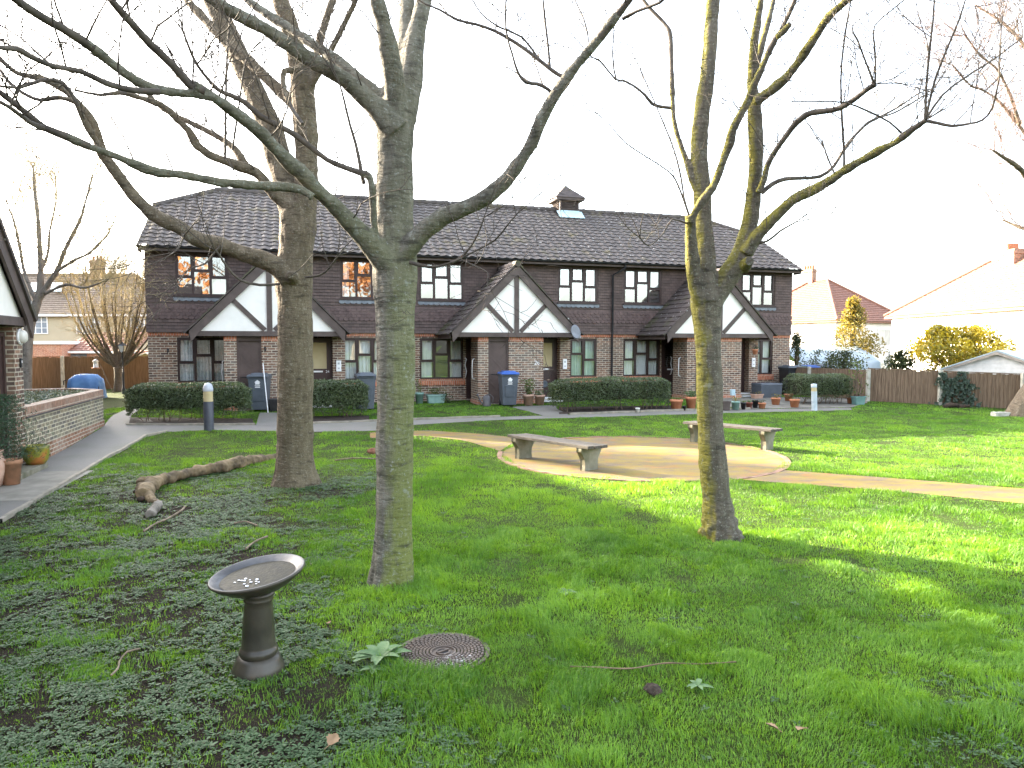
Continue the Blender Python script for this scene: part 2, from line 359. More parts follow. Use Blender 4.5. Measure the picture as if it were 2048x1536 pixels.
strip('front_path', main_top, main_bot, ASPH, .006)
left_R = G((-160, 1150), (0, 1046), (100, 986), (215, 916), (290, 874), (335, 864))
left_L = [(-7.05, 7.6), (-8.02, 10.9), (-8.25, 11.9), (-9.0, 14.4), (-9.82, 17.2), (-9.5, 18.4)]
strip('side_path', left_L, left_R, ASPH, .010)
strip('path_slab', G((-80, 1004), (75, 1003)), G((-30, 948), (188, 942)), mottled('worn_slab', (.17, .16, .13), (.25, .235, .20), 3, .9, .4, 70), .014)
strip('back_path', G((205, 858), (225, 832), (262, 815)), G((256, 858), (262, 832), (285, 815)), ASPH, .014)
strip('entry_path', G((520, 826), (512, 852)), G((566, 826), (578, 852)), ASPH, .012)
strip('entry_path', G((1042, 813), (1020, 815), (1090, 833)), G((1112, 811), (1113, 818), (1140, 832)), ASPH, .012)
strip('patio', G((1440, 796), (1440, 812), (1500, 818.5)), G((1735, 794), (1735, 806), (1705, 815)), mottled('worn_paving', (.13, .12, .10), (.21, .20, .17), 4, .9, .4, 60), .012)
CC = np.array([2.42, 13.45]); CR = 2.62
t_ = np.linspace(0, 2 * np.pi, 73)[:-1]
cv = np.concatenate([[[CC[0], CC[1], .012]]] + [np.column_stack([CC[0] + r * np.cos(t_), CC[1] + r * np.sin(t_), np.full(72, .012)]) for r in (CR * .5, CR)])
cf = [np.array([[0, 1 + i, 1 + (i + 1) % 72] for i in range(72)]), np.array([[1 + i, 73 + i, 73 + (i + 1) % 72, 1 + (i + 1) % 72] for i in range(72)])]
cv[:, 2] += gz(cv[:, 0], cv[:, 1])
tag(np_mesh('paved_circle', cv, cf, CIRC), kind='structure')
POLYS.append(np.column_stack([CC[0] + (CR - .04 - .05 * np.sin(t_ * 7) ** 2) * np.cos(t_), CC[1] + (CR - .04 - .05 * np.sin(t_ * 9) ** 2) * np.sin(t_)]))
strip('lawn_path', G((1560, 940), (1610, 944), (1800, 958), (2048, 978), (3000, 1045)), G((1440, 956), (1560, 966), (1800, 984), (2048, 1008), (3000, 1100)), CIRC, .006)
strip('lawn_path', G((740, 866), (850, 861), (960, 868), (1040, 877)), G((740, 877), (850, 872), (930, 882), (1000, 903)), CIRC, .009)
def kerb(P, wdt, h, m, name='kerb', seg=None):
    P = resample(P, .3); mb = MB(); n = len(P); V = []
    for i in range(n):
        t = P[min(i + 1, n - 1)] - P[max(i - 1, 0)]; t /= np.linalg.norm(t); s = np.array([-t[1], t[0]]) * wdt / 2
        z = float(gz(*P[i])); jit = .006 * math.sin(i * 1.7)
        V += [(*(P[i] - s), z - .05), (*(P[i] - s), z + h + jit), (*(P[i] + s), z + h + jit), (*(P[i] + s), z - .05)]
    fs = [(4*i + k, 4*i + k + 1, 4*i + 5 + k, 4*i + 4 + k) for i in range(n - 1) for k in range(3)]
    mb.add(V, [tuple(reversed(f)) for f in fs]); return tag(mb.build(name, m), kind='structure')
KERBM = mottled('kerb_stone', (.19, .175, .135), (.30, .27, .22), 6, .9, .4, 60)
EDGE = mottled('brick_edging', (.13, .075, .055), (.22, .14, .10), 10, .9, .4, 60)
kerb(left_R[1:], .055, .05, KERBM); kerb([main_top[1], main_top[2], main_top[3]], .06, .05, KERBM); kerb(main_top[4:8], .06, .05, KERBM); kerb(main_top[8:11], .06, .06, KERBM)
for a0, a1 in ((-.50, 2.35), (3.0, 4.6)):
    aa = np.linspace(a0, a1, 40); kerb(np.column_stack([CC[0] + (CR + .04) * np.cos(aa), CC[1] + (CR + .04) * np.sin(aa)]), .09, .022, EDGE)
aa = np.linspace(-1.35, -.50, 16); kerb(np.column_stack([CC[0] + (CR + .04) * np.cos(aa), CC[1] + (CR + .04) * np.sin(aa)]), .09, .012, EDGE)

# ------------------------------------------------------------------ main block of flats
FL = empty('terraced_flats', A0, TH, 'long two-storey brown brick and tile-hung block with three white timbered porch gables', 'building')
LEN, DEP, ZT, ZE = 23.05, 8.4, 2.52, 5.05
def wall_open(mb, x0, x1, z0, z1, ops, y=0.0, rev=.12):
    xs = sorted({x0, x1, *[q for o in ops for q in (o[0], o[1])]}); zs = sorted({z0, z1, *[q for o in ops for q in (o[2], o[3])]})
    for a, b in zip(xs[:-1], xs[1:]):
        for c, d in zip(zs[:-1], zs[1:]):
            cx, cz = (a + b) / 2, (c + d) / 2
            if any(o[0] < cx < o[1] and o[2] < cz < o[3] for o in ops) or b - a < 1e-5 or d - c < 1e-5: continue
            mb.add([(a, y, c), (b, y, c), (b, y, d), (a, y, d)], [(0, 1, 2, 3)])
    for a, b, c, d in ops:
        mb.add([(a, y, c), (a, y + rev, c), (a, y + rev, d), (a, y, d)], [(0, 1, 2, 3)])
        mb.add([(b, y, c), (b, y, d), (b, y + rev, d), (b, y + rev, c)], [(0, 1, 2, 3)])
        mb.add([(a, y, d), (a, y + rev, d), (b, y + rev, d), (b, y, d)], [(0, 1, 2, 3)])
        mb.add([(a, y, c), (b, y, c), (b, y + rev, c), (a, y + rev, c)], [(0, 1, 2, 3)])
WX = [(.80, 2.29), (5.70, 7.20), (8.27, 9.77), (13.22, 14.73), (15.79, 17.31), (20.75, 22.26)]
UZ = (3.62, 4.88); GZ = (.95, 2.33)
DX = [(2.36, 3.1), (9.86, 10.66), (17.36, 18.16)]          # doors left of each porch, in the wall plane
gops = [(a, b, *GZ) for a, b in WX] + [(a, b, .25, 2.33) for a, b in DX]
mb = MB(); wall_open(mb, 0, LEN, 0, 2.39, gops)
mb.add([(0, DEP, 0), (0, 0, 0), (0, 0, ZT), (0, DEP, ZT)], [(0, 1, 2, 3)]); mb.add([(LEN, 0, 0), (LEN, DEP, 0), (LEN, DEP, ZT), (LEN, 0, ZT)], [(0, 1, 2, 3)])
mb.add([(LEN, DEP, 0), (0, DEP, 0), (0, DEP, ZE), (LEN, DEP, ZE)], [(0, 1, 2, 3)])
mb.build('wall', BR, FL)
mb = MB(); mb.box(0, -.012, 2.39, LEN, .1, ZT); mb.build('lintel_band', RED, FL)
# dim room behind the windows
mb = MB(); mb.box(.1, .9, 0, LEN - .1, .95, 5.0); mb.box(.1, .2, 2.45, LEN - .1, .9, 2.6)
for q in (3.95, 7.7, 11.5, 15.3, 19.1): mb.box(q, .2, 0, q + .1, .9, 5)
mb.build('interior', ROOM, FL)
# tile-hung upper storey
mb = MB(); sc_mb = MB()
uops = [(a - .03, b + .03, UZ[0] - .05, UZ[1] + .03) for a, b in WX]
wall_open(mb, 0, LEN, ZT - .02, 5.08, [(a, b, *UZ) for a, b in WX], y=-.004)
g = .1; n = 26
for i in range(n):
    z0 = ZT - .03 + i * g; z1 = z0 + g + .012
    segs = [(-.03, LEN + .03)]
    for a, b, c, d in uops:
        if z0 + .02 < d and z1 - .02 > c:
            segs = [s for q in segs for s in ([(q[0], a), (b, q[1])] if q[0] < a and q[1] > b else [q])]
    if z1 > 5.07: continue
    if 4 <= i < 8:
        wdt = .165; k = int(LEN / wdt)
        for j in range(-1, k + 1):
            xa = j * wdt + (i % 2) * wdt / 2
            if xa < -.06 or xa + wdt > LEN + .08: continue
            pts = [(xa + .004, -.026, z0 + .17), (xa + .004, -.045, z0 + .055)] + [(xa + wdt/2 - (wdt/2 - .004) * math.cos(u), -.05, z0 + .055 - .06 * math.sin(u)) for u in np.linspace(.35, math.pi - .35, 6)] + [(xa + wdt - .004, -.045, z0 + .055), (xa + wdt - .004, -.026, z0 + .17)]
            zj = (random.random() - .5) * .006
            pts = [(p[0], p[1] - (i % 2) * .002 + zj, p[2]) for p in pts]
            sc_mb.add(pts, [tuple(range(len(pts)))])
            sc_mb.add(pts[1:-1] + [(p[0], p[1] + .02, p[2]) for p in pts[1:-1]], [(q + 1, q, q + 8, q + 9) for q in range(7)])
        continue
    for a, b in segs:
        m_ = max(1, int((b - a) / 1.3))
        for q in range(m_):
            xa, xb = a + (b - a) * q / m_, a + (b - a) * (q + 1) / m_
            o1 = .040 + .004 * math.sin(i * 3.1 + q * 2.3)
            if i < 2: o1 += .05 * (2 - i) / 2
            mb.add([(xa, -o1, z0), (xb, -o1, z0), (xb, -.012 - (0.03 if i < 1 else 0), z1), (xa, -.012 - (0.03 if i < 1 else 0), z1), (xa, -.002, z0), (xb, -.002, z0)], [(0, 1, 2, 3), (4, 5, 1, 0)])
def gable_wall(mb, x, outward):
    P = [(x, 0, ZT), (x, DEP, ZT), (x, DEP, ZE), (x, 5.8, 6.62), (x, 2.6, 6.62), (x, 0, ZE)]
    mb.add(P if outward > 0 else P[::-1], [tuple(range(6))])
    for i in range(40):
        z0 = ZT + i * .1; z1 = z0 + .108
        yy = lambda z: max(0.0, (z - ZE) / .58)
        if z1 > 6.55: break
        e = .035 * outward; ya, yb = yy(z1), DEP - yy(z1)
        q = [(x + e, ya, z0), (x + e, yb, z0), (x + e * .3, yb, z1), (x + e * .3, ya, z1)]
        mb.add(q if outward > 0 else q[::-1], [(0, 1, 2, 3)])
        q = [(x, ya, z0), (x, yb, z0), (x + e, yb, z0), (x + e, ya, z0)]
        mb.add(q if outward > 0 else q[::-1], [(0, 1, 2, 3)])
        q = [(x + e * .0, ya, z0), (x + e, ya, z0), (x + e * .3, ya, z1), (x, ya, z1)]
        mb.add(q if outward > 0 else q[::-1], [(0, 1, 2, 3)])
gable_wall(mb, 0, -1); gable_wall(mb, LEN, 1)
mb.build('hung_tile_wall', TILEH, FL); sc_mb.build('scalloped_tile_band', TILES, FL)
def roof_slope(u0, u1, p_eave, p_ridge, gauge=.315, tile=.30, amp=.024, sub=6):
    """tiled slope: u runs along x; p_eave/p_ridge are (y,z); returns bmesh"""
    L = math.hypot(p_ridge[0] - p_eave[0], p_ridge[1] - p_eave[1]); dy, dz = (p_ridge[0] - p_eave[0]) / L, (p_ridge[1] - p_eave[1]) / L
    nyv, nzv = -dz * (1 if dy > 0 else -1), abs(dy)
    us = np.arange(u0, u1 + 1e-6, tile / sub); ts = []; k = 0
    while k * gauge < L:
        ts += [(k * gauge, .030, k), (min((k + 1) * gauge, L), .002, k)]; k += 1
    bm = bmesh.new(); rows = []
    for t, off, k in ts:
        r = []
        for u in us:
            ph = (u / tile) % 1.0
            hgt = amp * (math.sin(math.pi * min(ph / .62, 1.0)) if ph < .62 else -.35 * math.sin(math.pi * (ph - .62) / .38)) + off + .004 * math.sin(k * 5.1 + math.floor(u / tile) * 2.7)
            r.append(bm.verts.new((u, p_eave[0] + dy * t + nyv * hgt, p_eave[1] + dz * t + nzv * hgt)))
        rows.append(r)
    for a, b in zip(rows[:-1], rows[1:]):
        for i in range(len(us) - 1):
            f = bm.faces.new((a[i], a[i + 1], b[i + 1], b[i]) if dy > 0 else (a[i + 1], a[i], b[i], b[i + 1])); f.smooth = False
    return bm
def cut(bm, co, no):
    bmesh.ops.bisect_plane(bm, geom=bm.verts[:] + bm.edges[:] + bm.faces[:], plane_co=co, plane_no=no, clear_outer=True)
def bm_into(mb, bm):
    bm.verts.ensure_lookup_table(); ix = {v: i for i, v in enumerate(bm.verts)}
    mb.add([v.co for v in bm.verts], [tuple(ix[v] for v in f.verts) for f in bm.faces]); bm.free()
RZ = 7.66; RY = 4.2; VX0, VX1 = -.16, LEN + .16
mb = MB()
HN = [(Vector((VX0, 2.6, 6.74)), Vector((-.51, 0, 1)).normalized()), (Vector((VX1, 2.6, 6.74)), Vector((.51, 0, 1)).normalized())]
for pe in ((-.42, 5.03), (DEP + .42, 5.03)):
    bm = roof_slope(VX0, VX1, pe, (RY, RZ)) if pe[0] < 0 else roof_slope(VX0, VX1, pe, (RY, RZ), 1.2, .3, .02, 2)
    for c_, n_ in HN: cut(bm, c_ + Vector((0, 0, .01)), n_)
    bm_into(mb, bm)
for sgn, xv in ((1, VX0), (-1, VX1)):
    xr = xv + sgn * 1.80
    q = [(xv, 2.55, 6.72), (xr, RY, RZ + .03), (xv, 5.85, 6.72)]
    mb.add(q if sgn < 0 else q[::-1], [(0, 1, 2)])
    mb.tube([(xv, 2.55, 6.74), (xr, RY, RZ + .03)], .09, 8); mb.tube([(xv, 5.85, 6.74), (xr, RY, RZ + .03)], .09, 8)
rt = np.arange(VX0 + 1.75, VX1 - 1.75, .45)
for a in rt: mb.tube([(a, RY, RZ + .015), (min(a + .46, VX1 - 1.75), RY, RZ + .03)], [.115, .125], 10)
for xv, o in ((VX0, -1), (VX1, 1)):      # verge undercloak
    mb.bar((xv + .02 * o * -1, -.42, 5.0), (xv + .02 * o * -1, 2.6, 6.70), .05, .07); mb.bar((xv, DEP + .42, 5.0), (xv, 5.8, 6.70), .05, .07)
mb.build('roof', ROOF, FL)
mb = MB(); mb.box(VX0 + .02, -.40, 4.90, VX1 - .02, -.375, 5.04); mb.box(VX0 + .05, -.375, 4.93, VX1 - .05, 0, 4.95)
for q in (VX0 + .03, VX1 - .06): mb.prism([(q, -.40, 4.86), (q, 0, 4.86), (q, 0, 5.12), (q, -.40, 4.97)], (.03, 0, 0))
mb.build('fascia', TIMB, FL)
def gutter(mb, x0, x1, y, z):
    for k in range(6):
        a0, a1 = math.pi + math.pi * k / 6, math.pi + math.pi * (k + 1) / 6
        p = lambda a, x, r: (x, y + r * math.cos(a), z + r * math.sin(a))
        mb.add([p(a0, x0, .056), p(a1, x0, .056), p(a1, x1, .056), p(a0, x1, .056)], [(0, 1, 2, 3)]); mb.add([p(a0, x0, .05), p(a0, x1, .05), p(a1, x1, .05), p(a1, x0, .05)], [(0, 1, 2, 3)])
mb = MB(); gutter(mb, VX0, VX1, -.465, 5.03); mb.build('gutter', BLACKP, FL)
mb = MB(); mb.tube([(15.62, -.465, 4.97), (15.62, -.465, 4.86), (15.30, -.10, 4.62), (15.30, -.10, 2.6), (15.30, -.07, 2.45), (15.30, -.07, .2)], .036, 10); mb.build('downpipe', BLACKP, FL)
mb = MB(); mb.tube([(7.76, -.055, 4.9), (7.75, -.055, 2.6), (7.74, -.03, 2.45), (7.55, -.03, 2.2)], .012, 6); mb.build('cable', BLACKP, FL)
# ridge turrets
for tx in (15.12, 7.85):
    mb = MB(); mb.box(tx - .42, RY - .42, 7.2, tx + .42, RY + .42, 8.15); tb = mb.build('turret', TIMB, FL)
    sl_ = MB()
    for k in range(6):
        z = 7.72 + k * .065
        sl_.prism([(tx - .36, RY - .425, z), (tx - .36, RY - .47, z - .045), (tx - .36, RY - .455, z - .05), (tx - .36, RY - .41, z - .01)], (.72, 0, 0))
        sl_.prism([(tx - .425, RY - .36, z), (tx - .47, RY - .36, z - .045), (tx - .455, RY - .36, z - .05), (tx - .41, RY - .36, z - .01)], (0, .72, 0))
    for q in (-.42, .36):
        sl_.box(tx + q, RY - .47, 7.62, tx + q + .06, RY - .421, 8.15)
    sl_.build('louvre', TIMB, tb)
    rf = MB(); e = .64
    for k in range(5):
        f0, f1 = 1 - k / 5, 1 - (k + 1) / 5; z0, z1 = 8.12 + k * .115, 8.12 + (k + 1) * .115 + .015; e0, e1 = e * f0 + .015, e * f1 + .005
        rf.frustum(2 * e0, 2 * e0, z0, 2 * max(e1, .02), 2 * max(e1, .02), z1, tx, RY)
    rf.build('turret_roof', PROOF, tb)
    fb = MB(); fb.box(tx - .62, RY - .62, 8.02, tx + .62, RY + .62, 8.115); fb.build('turret_fascia', TIMB, tb)
    ld = MB(); zf = lambda y: 5.03 + (y + .42) / (RY + .42) * (RZ - 5.03)
    pts = [(tx - .55, RY - .42, zf(RY - .42) + .16), (tx + .55, RY - .42, zf(RY - .42) + .16)] + [(tx + .55 - 1.1 * k / 11, RY - .80 - (.035 if k % 2 else 0), zf(RY - .80) + .055) for k in range(12)]
    ld.prism(pts, (0, -.004, .012)); ld.box(tx - .45, RY - .435, zf(RY - .44) + .02, tx + .45, RY - .42, 7.62); ld.build('lead_flashing', LEADB, tb)
def window(parent, a, b, z0, z1, y, glass, curtain, ncols=3, apron=False, frame_m=FRAME, name='window'):
    W = b - a; H = z1 - z0; t = .055; mb = MB(); ya, yb = y, y + .07
    mb.box(a, ya, z0, b, yb, z0 + t); mb.box(a, ya, z1 - t, b, yb, z1); mb.box(a, ya, z0 + t, a + t, yb, z1 - t); mb.box(b - t, ya, z0 + t, b, yb, z1 - t)
    cw = W / ncols; pn = MB(); edges = [a + t] + [a + cw * k for k in range(1, ncols)] + [b - t]
    for k in range(1, ncols): mb.box(a + cw * k - .035, ya - .004, z0 + t, a + cw * k + .035, yb, z1 - t)
    for k in range(ncols):
        x0 = edges[k] + (.035 if k else 0); x1 = edges[k + 1] - (.035 if k < ncols - 1 else 0)
        zs = z1 - H * (.41 if k == 1 else .565); mb.box(x0, ya, zs - .03, x1, yb, zs + .03)
        s = .03      # opening light's own frame
        mb.box(x0, ya - .012, zs + .03, x1, ya + .03, zs + .03 + s); mb.box(x0, ya - .012, z1 - t - s, x1, ya + .03, z1 - t); mb.box(x0, ya - .012, zs + .03 + s, x0 + s, ya + .03, z1 - t - s); mb.box(x1 - s, ya - .012, zs + .03 + s, x1, ya + .03, z1 - t - s)
        for c, d in ((z0 + t, zs - .03), (zs + .03, z1 - t)):
            tl = random.uniform(-.0016, .0016); t2 = random.uniform(-.0016, .0016)
            pn.add([(x0, y + .035 - tl, c - 0), (x1, y + .035 + tl + t2, c), (x1, y + .035 + t2, d), (x0, y + .035 - t2, d)], [(0, 1, 2, 3)])
    f = mb.build(name, frame_m, parent, .004); pn.build('pane', glass, f)
    if curtain is not None:
        cm, spans = curtain
        for p, q, zz0, zz1 in spans:
            cb = MB()
            n_ = max(2, int((q - p) * W / .012)); V = []
            for i in range(n_ + 1):
                u = p + (q - p) * i / n_; V += [(a + W * u, y + .17 + .022 * math.sin(i * .9 + math.sin(i * .23) * 2), z0 + H * zz0), (a + W * u, y + .17 + .022 * math.sin(i * .9 + math.sin(i * .23) * 2), z0 + H * zz1)]
            cb.add(V, [(2*i, 2*i + 2, 2*i + 3, 2*i + 1) for i in range(n_)], True); cb.build('curtain', cm, f)
    if apron:
        sb = MB(); sb.box(a - .05, -.085, z0 - .055, b + .05, y + .02, z0 - .001); sb.build('sill', FRAME, f)
        ap = MB(); n_ = 9; s = (W + .12) / n_
        for k in range(n_):
            xc = a - .06 + s * (k + .5)
            P = [(xc - s/2, -.045, z0 - .06), (xc - s/2, -.062, z0 - .13)] + [(xc - s/2 * math.cos(u), -.064, z0 - .13 - .055 * math.sin(u)) for u in np.linspace(.3, math.pi - .3, 6)] + [(xc + s/2, -.062, z0 - .13), (xc + s/2, -.045, z0 - .06)]
            ap.prism(P, (0, -.006, 0))
        ap.build('lead_apron', LEAD, f)
    return f
SHEER = mottled('sheer_curtain', (.74, .75, .74), (.86, .86, .85), 3, .9, 0)
TEALC = mottled('pale_teal_curtain', (.40, .52, .48), (.50, .62, .57), 3, .9, 0)
PINKC = mottled('peach_curtain', (.52, .34, .27), (.6, .42, .34), 3, .9, 0)
up_c = [(WHITE, [(.30, .62, .55, .98), (.68, .98, .02, .42)]), (SHEER, [(.0, .18, .02, .98)]), (SHEER, [(.84, 1, .02, .98)]), (SHEER, [(0, .1, .02, .98), (.9, 1, .02, .98)]), (SHEER, [(.0, .98, .5, .98)]), (SHEER, [(.36, .64, .02, .6)])]
gd_c = [(LACE, [(.02, .98, .02, .98)]), (SHEER, [(.02, .36, .02, .98), (.38, .62, .02, .95), (.66, .98, .02, .98)]), (SHEER, [(.02, .3, .02, .98), (.66, .97, .02, .98)]),
        (TEALC, [(.02, .64, .02, .98), (.68, .98, .02, .98)]), (SHEER, [(.05, .3, .02, .98), (.34, .96, .02, .98)]), (SHEER, [(.02, .98, .02, .98)])]
for i, (a, b) in enumerate(WX):
    window(FL, a, b, *UZ, .0, GLASS, up_c[i], apron=True)
    gw = window(FL, a, b, *GZ, .04, GLASSG, gd_c[i])
    mb = MB(); mb.box(a - .05, -.014, .74, b + .05, .03, .949); mb.build('brick_sill', RED, gw)
def door(parent, a, b, z0, z1, y, glazed=True, hs=1, flap=False, slot=True):
    t = .06; f = MB(); f.box(a, y - .02, z0, a + t, y + .08, z1); f.box(b - t, y - .02, z0, b, y + .08, z1); f.box(a + t, y - .02, z1 - t, b - t, y + .08, z1)
    f.box(a + t, y + .01, z0, b - t, y + .06, z0 + .12); zc = z0 + .86
    f.box(a + t, y + .01, z0 + .12, a + t + .1, y + .06, z1 - t); f.box(b - t - .1, y + .01, z0 + .12, b - t, y + .06, z1 - t); f.box(a + t + .1, y + .01, zc, b - t - .1, y + .06, zc + .16); f.box(a + t + .1, y + .01, z1 - t - .1, b - t - .1, y + .06, z1 - t)
    f.box(a + t + .1, y + .03, z0 + .12, b - t - .1, y + .05, zc)
    d = f.build('door', DOOR, parent, .004)
    g_ = MB(); g_.box(a + t + .1, y + .025, zc + .16, b - t - .1, y + .035, z1 - t - .1); g_.build('door_pane', BLIND if glazed else GLASSG, d)
    h = MB(); hx = b - t - .05 if hs > 0 else a + t + .05
    h.tube([(hx, y - .0, zc + .12), (hx, y - .05, zc + .12), (hx - hs * .11, y - .05, zc + .12)], .011, 8); h.box(hx - .02, y - .0, zc + .02, hx + .02, y + .008, zc + .2); h.build('handle', STEEL, d)
    if slot: s = MB(); s.box((a + b)/2 - .14, y - .004, zc + .05, (a + b)/2 + .14, y + .008, zc + .10); s.build('letter_slot', WMET, d)
    if flap:
        s = MB(); M_ = Matrix.Translation(((a + b)/2 - .02, y + .03, z0 + .42)) @ Matrix.Rotation(math.pi/2, 4, 'X'); s.lathe([(.0, .012), (.08, .012), (.11, .03), (.125, .0)], 24, M_); s.build('cat_flap', BING, d)
    return d
def text_obj(txt, size, loc, rot, m, parent, name='house_number'):
    cu = bpy.data.curves.new(name, 'FONT'); cu.body = txt; cu.size = size; cu.extrude = .004; cu.align_x = 'CENTER'
    o = bpy.data.objects.new(name, cu); me = bpy.data.meshes.new_from_object(o); bpy.data.objects.remove(o); bpy.data.curves.remove(cu)
    me.materials.clear(); me.materials.append(m)
    o = bpy.data.objects.new(name, me); col.objects.link(o); o.parent = parent; o.location = loc; o.rotation_euler = rot; return o
# porches
PO = -2.0
for k in range(3):
    dx = 7.5 * k; cx = 3.56 + dx; x0, x1 = 2.3 + dx, 4.5 + dx; px0, px1 = 5.36 + dx, 5.74 + dx
    sd0, sd1 = x0 + .34, x0 + 1.02
    mb = MB(); yf = -1.9
    wall_open(mb, x0, x1, .0, 2.22, [(sd0, sd1, .22, 2.22)], y=yf, rev=.1)
    mb.add([(x0, -.95, 0), (x0, yf, 0), (x0, yf, 2.22), (x0, -.95, 2.22)], [(0, 1, 2, 3)]); mb.add([(x1, yf, 0), (x1, 0, 0), (x1, 0, 2.22), (x1, yf, 2.22)], [(0, 1, 2, 3)])
    mb.add([(x0 + 1.1, -.95, 0), (x0, -.95, 0), (x0, -.95, 2.36), (x0 + 1.1, -.95, 2.36)], [(0, 1, 2, 3)]); mb.add([(x0 + 1.1, 0, 0), (x0 + 1.1, -.95, 0), (x0 + 1.1, -.95, 2.36), (x0 + 1.1, 0, 2.36)], [(0, 1, 2, 3)])
    mb.box(px0, -1.15, 0, px1, 0, 2.36)
    po = mb.build('porch', BR, FL)
    mb = MB(); mb.box(x0, yf - .004, 2.22, sd0, -1.0, 2.38); mb.build('soldier_course', RED, po); mb = MB(); mb.box(sd1, yf - .004, 2.22, x1, -.3, 2.38); mb.build('soldier_course', RED, po)
    mb = MB(); mb.box(x0 - .02, yf - .022, .0, sd0, yf + .1, .33); mb.box(x0 - .022, yf - .022, 0, x0 + .1, -.95, .329); mb.build('plinth', REDP, po); mb = MB(); mb.box(sd1, yf - .022, 0, x1 + .02, yf + .1, .33); mb.build('plinth', REDP, po)
    # store door with diagonal boards
    mb = MB(); mb.box(sd0, yf + .05, .24, sd0 + .06, yf + .12, 2.36); mb.box(sd1 - .06, yf + .05, .24, sd1, yf + .12, 2.36); mb.box(sd0 + .06, yf + .05, 2.29, sd1 - .06, yf + .12, 2.36)
    mb.box(sd0 + .06, yf + .085, .24, sd1 - .06, yf + .12, 2.29); zm = 1.22
    mb.box(sd0 + .06, yf + .06, zm - .05, sd1 - .06, yf + .086, zm + .05)
    for q in range(-8, 24):
        za = .24 + q * .12; a_, b_ = (sd0 + .065, za + .36), (sd1 - .065, za - .2)
        def clip(z): return min(max(z, .26), 2.28)
        if za < .5 or za > 2.0 or abs(za + .08 - zm) < .22: continue
        mb.bar((a_[0], yf + .08, a_[1]), (b_[0], yf + .08, b_[1]), .012, .102, (0, 0, 1))
    sdo = mb.build('store_door', SDOOR, po)
    mb = MB(); mb.box((sd0 + sd1)/2 - .23, yf + .048, zm - .065, (sd0 + sd1)/2 + .23, yf + .062, zm - .045); mb.build('slot', BLACKP, sdo)
    # gable: white panel, timbers, boards
    AZ, FZ, HW = 4.66, 2.50, 2.14
    pan = MB(); pan.prism([(cx - 1.95, PO + .03, 2.50), (cx + 1.95, PO + .03, 2.50), (cx, PO + .03, 4.45)], (0, .05, 0)); gp = pan.build('gable_panel', WHITE, po)
    tm = MB(); tm.box(cx - 2.0, PO - .03, 2.355, cx + 2.0, PO + .10, 2.495)
    tm.box(cx - .075, PO - .012, 2.496, cx + .075, PO + .029, 4.30)
    for s in (-1, 1):
        tm.bar((cx + s * .13, PO + .012, 2.53), (cx + s * .97, PO + .012, 3.37), .036, .135, (0, 0, 1))
    tm.build('gable_timber', TIMB, po)
    bb = MB()
    for s in (-1, 1):
        P = [(cx, PO - .075, AZ), (cx, PO - .075, AZ - .33), (cx + s * 1.84, PO - .075, 2.50), (cx + s * 2.10, PO - .075, 2.18), (cx + s * HW, PO - .075, 2.5)]
        P = [(x + (s * .0005), y, z) for x, y, z in P]; bb.prism(P, (0, .042, 0))
    bb.build('bargeboard', TIMB, po)
    rf = MB()
    for s in (-1, 1):
        ne = 14; 
        for r in range(ne):
            f0, f1 = r / ne, (r + 1) / ne
            def pt(f, off):
                x = HW + .14 - (HW + .14) * f; z = FZ - .10 + (AZ + .06 - FZ + .10) * f
                if f < .28: z += .035 * (1 - f / .28) ** 2     # sprocketed foot
                return cx + s * (x + off * .7), z + off * .7
            (xa, za), (xb, zb) = pt(f0, .035), pt(f1, .008)
            ncol = 11
            for c in range(ncol):
                y0 = PO - .12 + (2.10) * c / ncol; y1 = PO - .12 + 2.10 * (c + 1) / ncol; hh = .006 * math.sin(r * 3 + c * 2.1 + k)
                q = [(xa, y0 + .003, za + hh), (xa, y1 - .003, za + hh), (xb, y1 - .003, zb + hh), (xb, y0 + .003, zb + hh)]
                rf.add(q if s < 0 else q[::-1], [(3, 2, 1, 0)])
                q = [(xa, y0 + .003, za + hh), (xa, y1 - .003, za + hh), (xa - s * .02, y1 - .003, za - .035), (xa - s * .02, y0 + .003, za - .035)]
                rf.add(q if s > 0 else q[::-1], [(3, 2, 1, 0)])
            # verge edge
            xq, zq = pt(f0, -.02); xw, zw = pt(f1, -.02); q = [(xa, PO - .118, za), (xb, PO - .118, zb), (xw, PO - .118, zw), (xq, PO - .118, zq)]; rf.add(q if s > 0 else q[::-1], [(0, 1, 2, 3)])
            q = [(xq, PO - .12, zq), (xw, PO - .12, zw), (xw, -.0, zw), (xq, -.0, zq)]; rf.add(q if s < 0 else q[::-1], [(0, 1, 2, 3)])
    for q in range(5): rf.tube([(cx, PO - .14 + q * .43, AZ + .02), (cx, PO - .14 + (q + 1) * .43, AZ + .035)], [.10, .11], 10)
    rf.build('porch_roof', PROOF, po)
    ef = MB()
    for s in (-1, 1): ef.box(cx + s * 2.16 - .015, PO + .05, 2.30, cx + s * 2.16 + .015, -.02, 2.44)
    ef.box(cx - 2.1, PO + .1, 2.38, cx + 2.1, -.02, 2.40); ef.build('soffit', TIMB, po)
    door(FL, x1 + .01, px0 - .01, .34, 2.33, -.88, True, -1 if k else -1, flap=(k == 1))
    mb = MB(); mb.box(x1 + .0, -1.25, .1, px0, -.8, .33); mb.box(x1 + .02, -1.55, .05, px0 - .02, -1.25, .25); mb.build('door_step', CONC, po)
    st = MB(); st.box(x1 + .01, -1.262, .295, px0 - .01, -1.252, .335); st.box(x1 + .03, -1.562, .215, px0 - .03, -1.552, .255); st.build('step_edge', WMET, po)
    da, db = DX[k]; door(FL, da, db, .25, 2.33, .03, k == 0, 1)
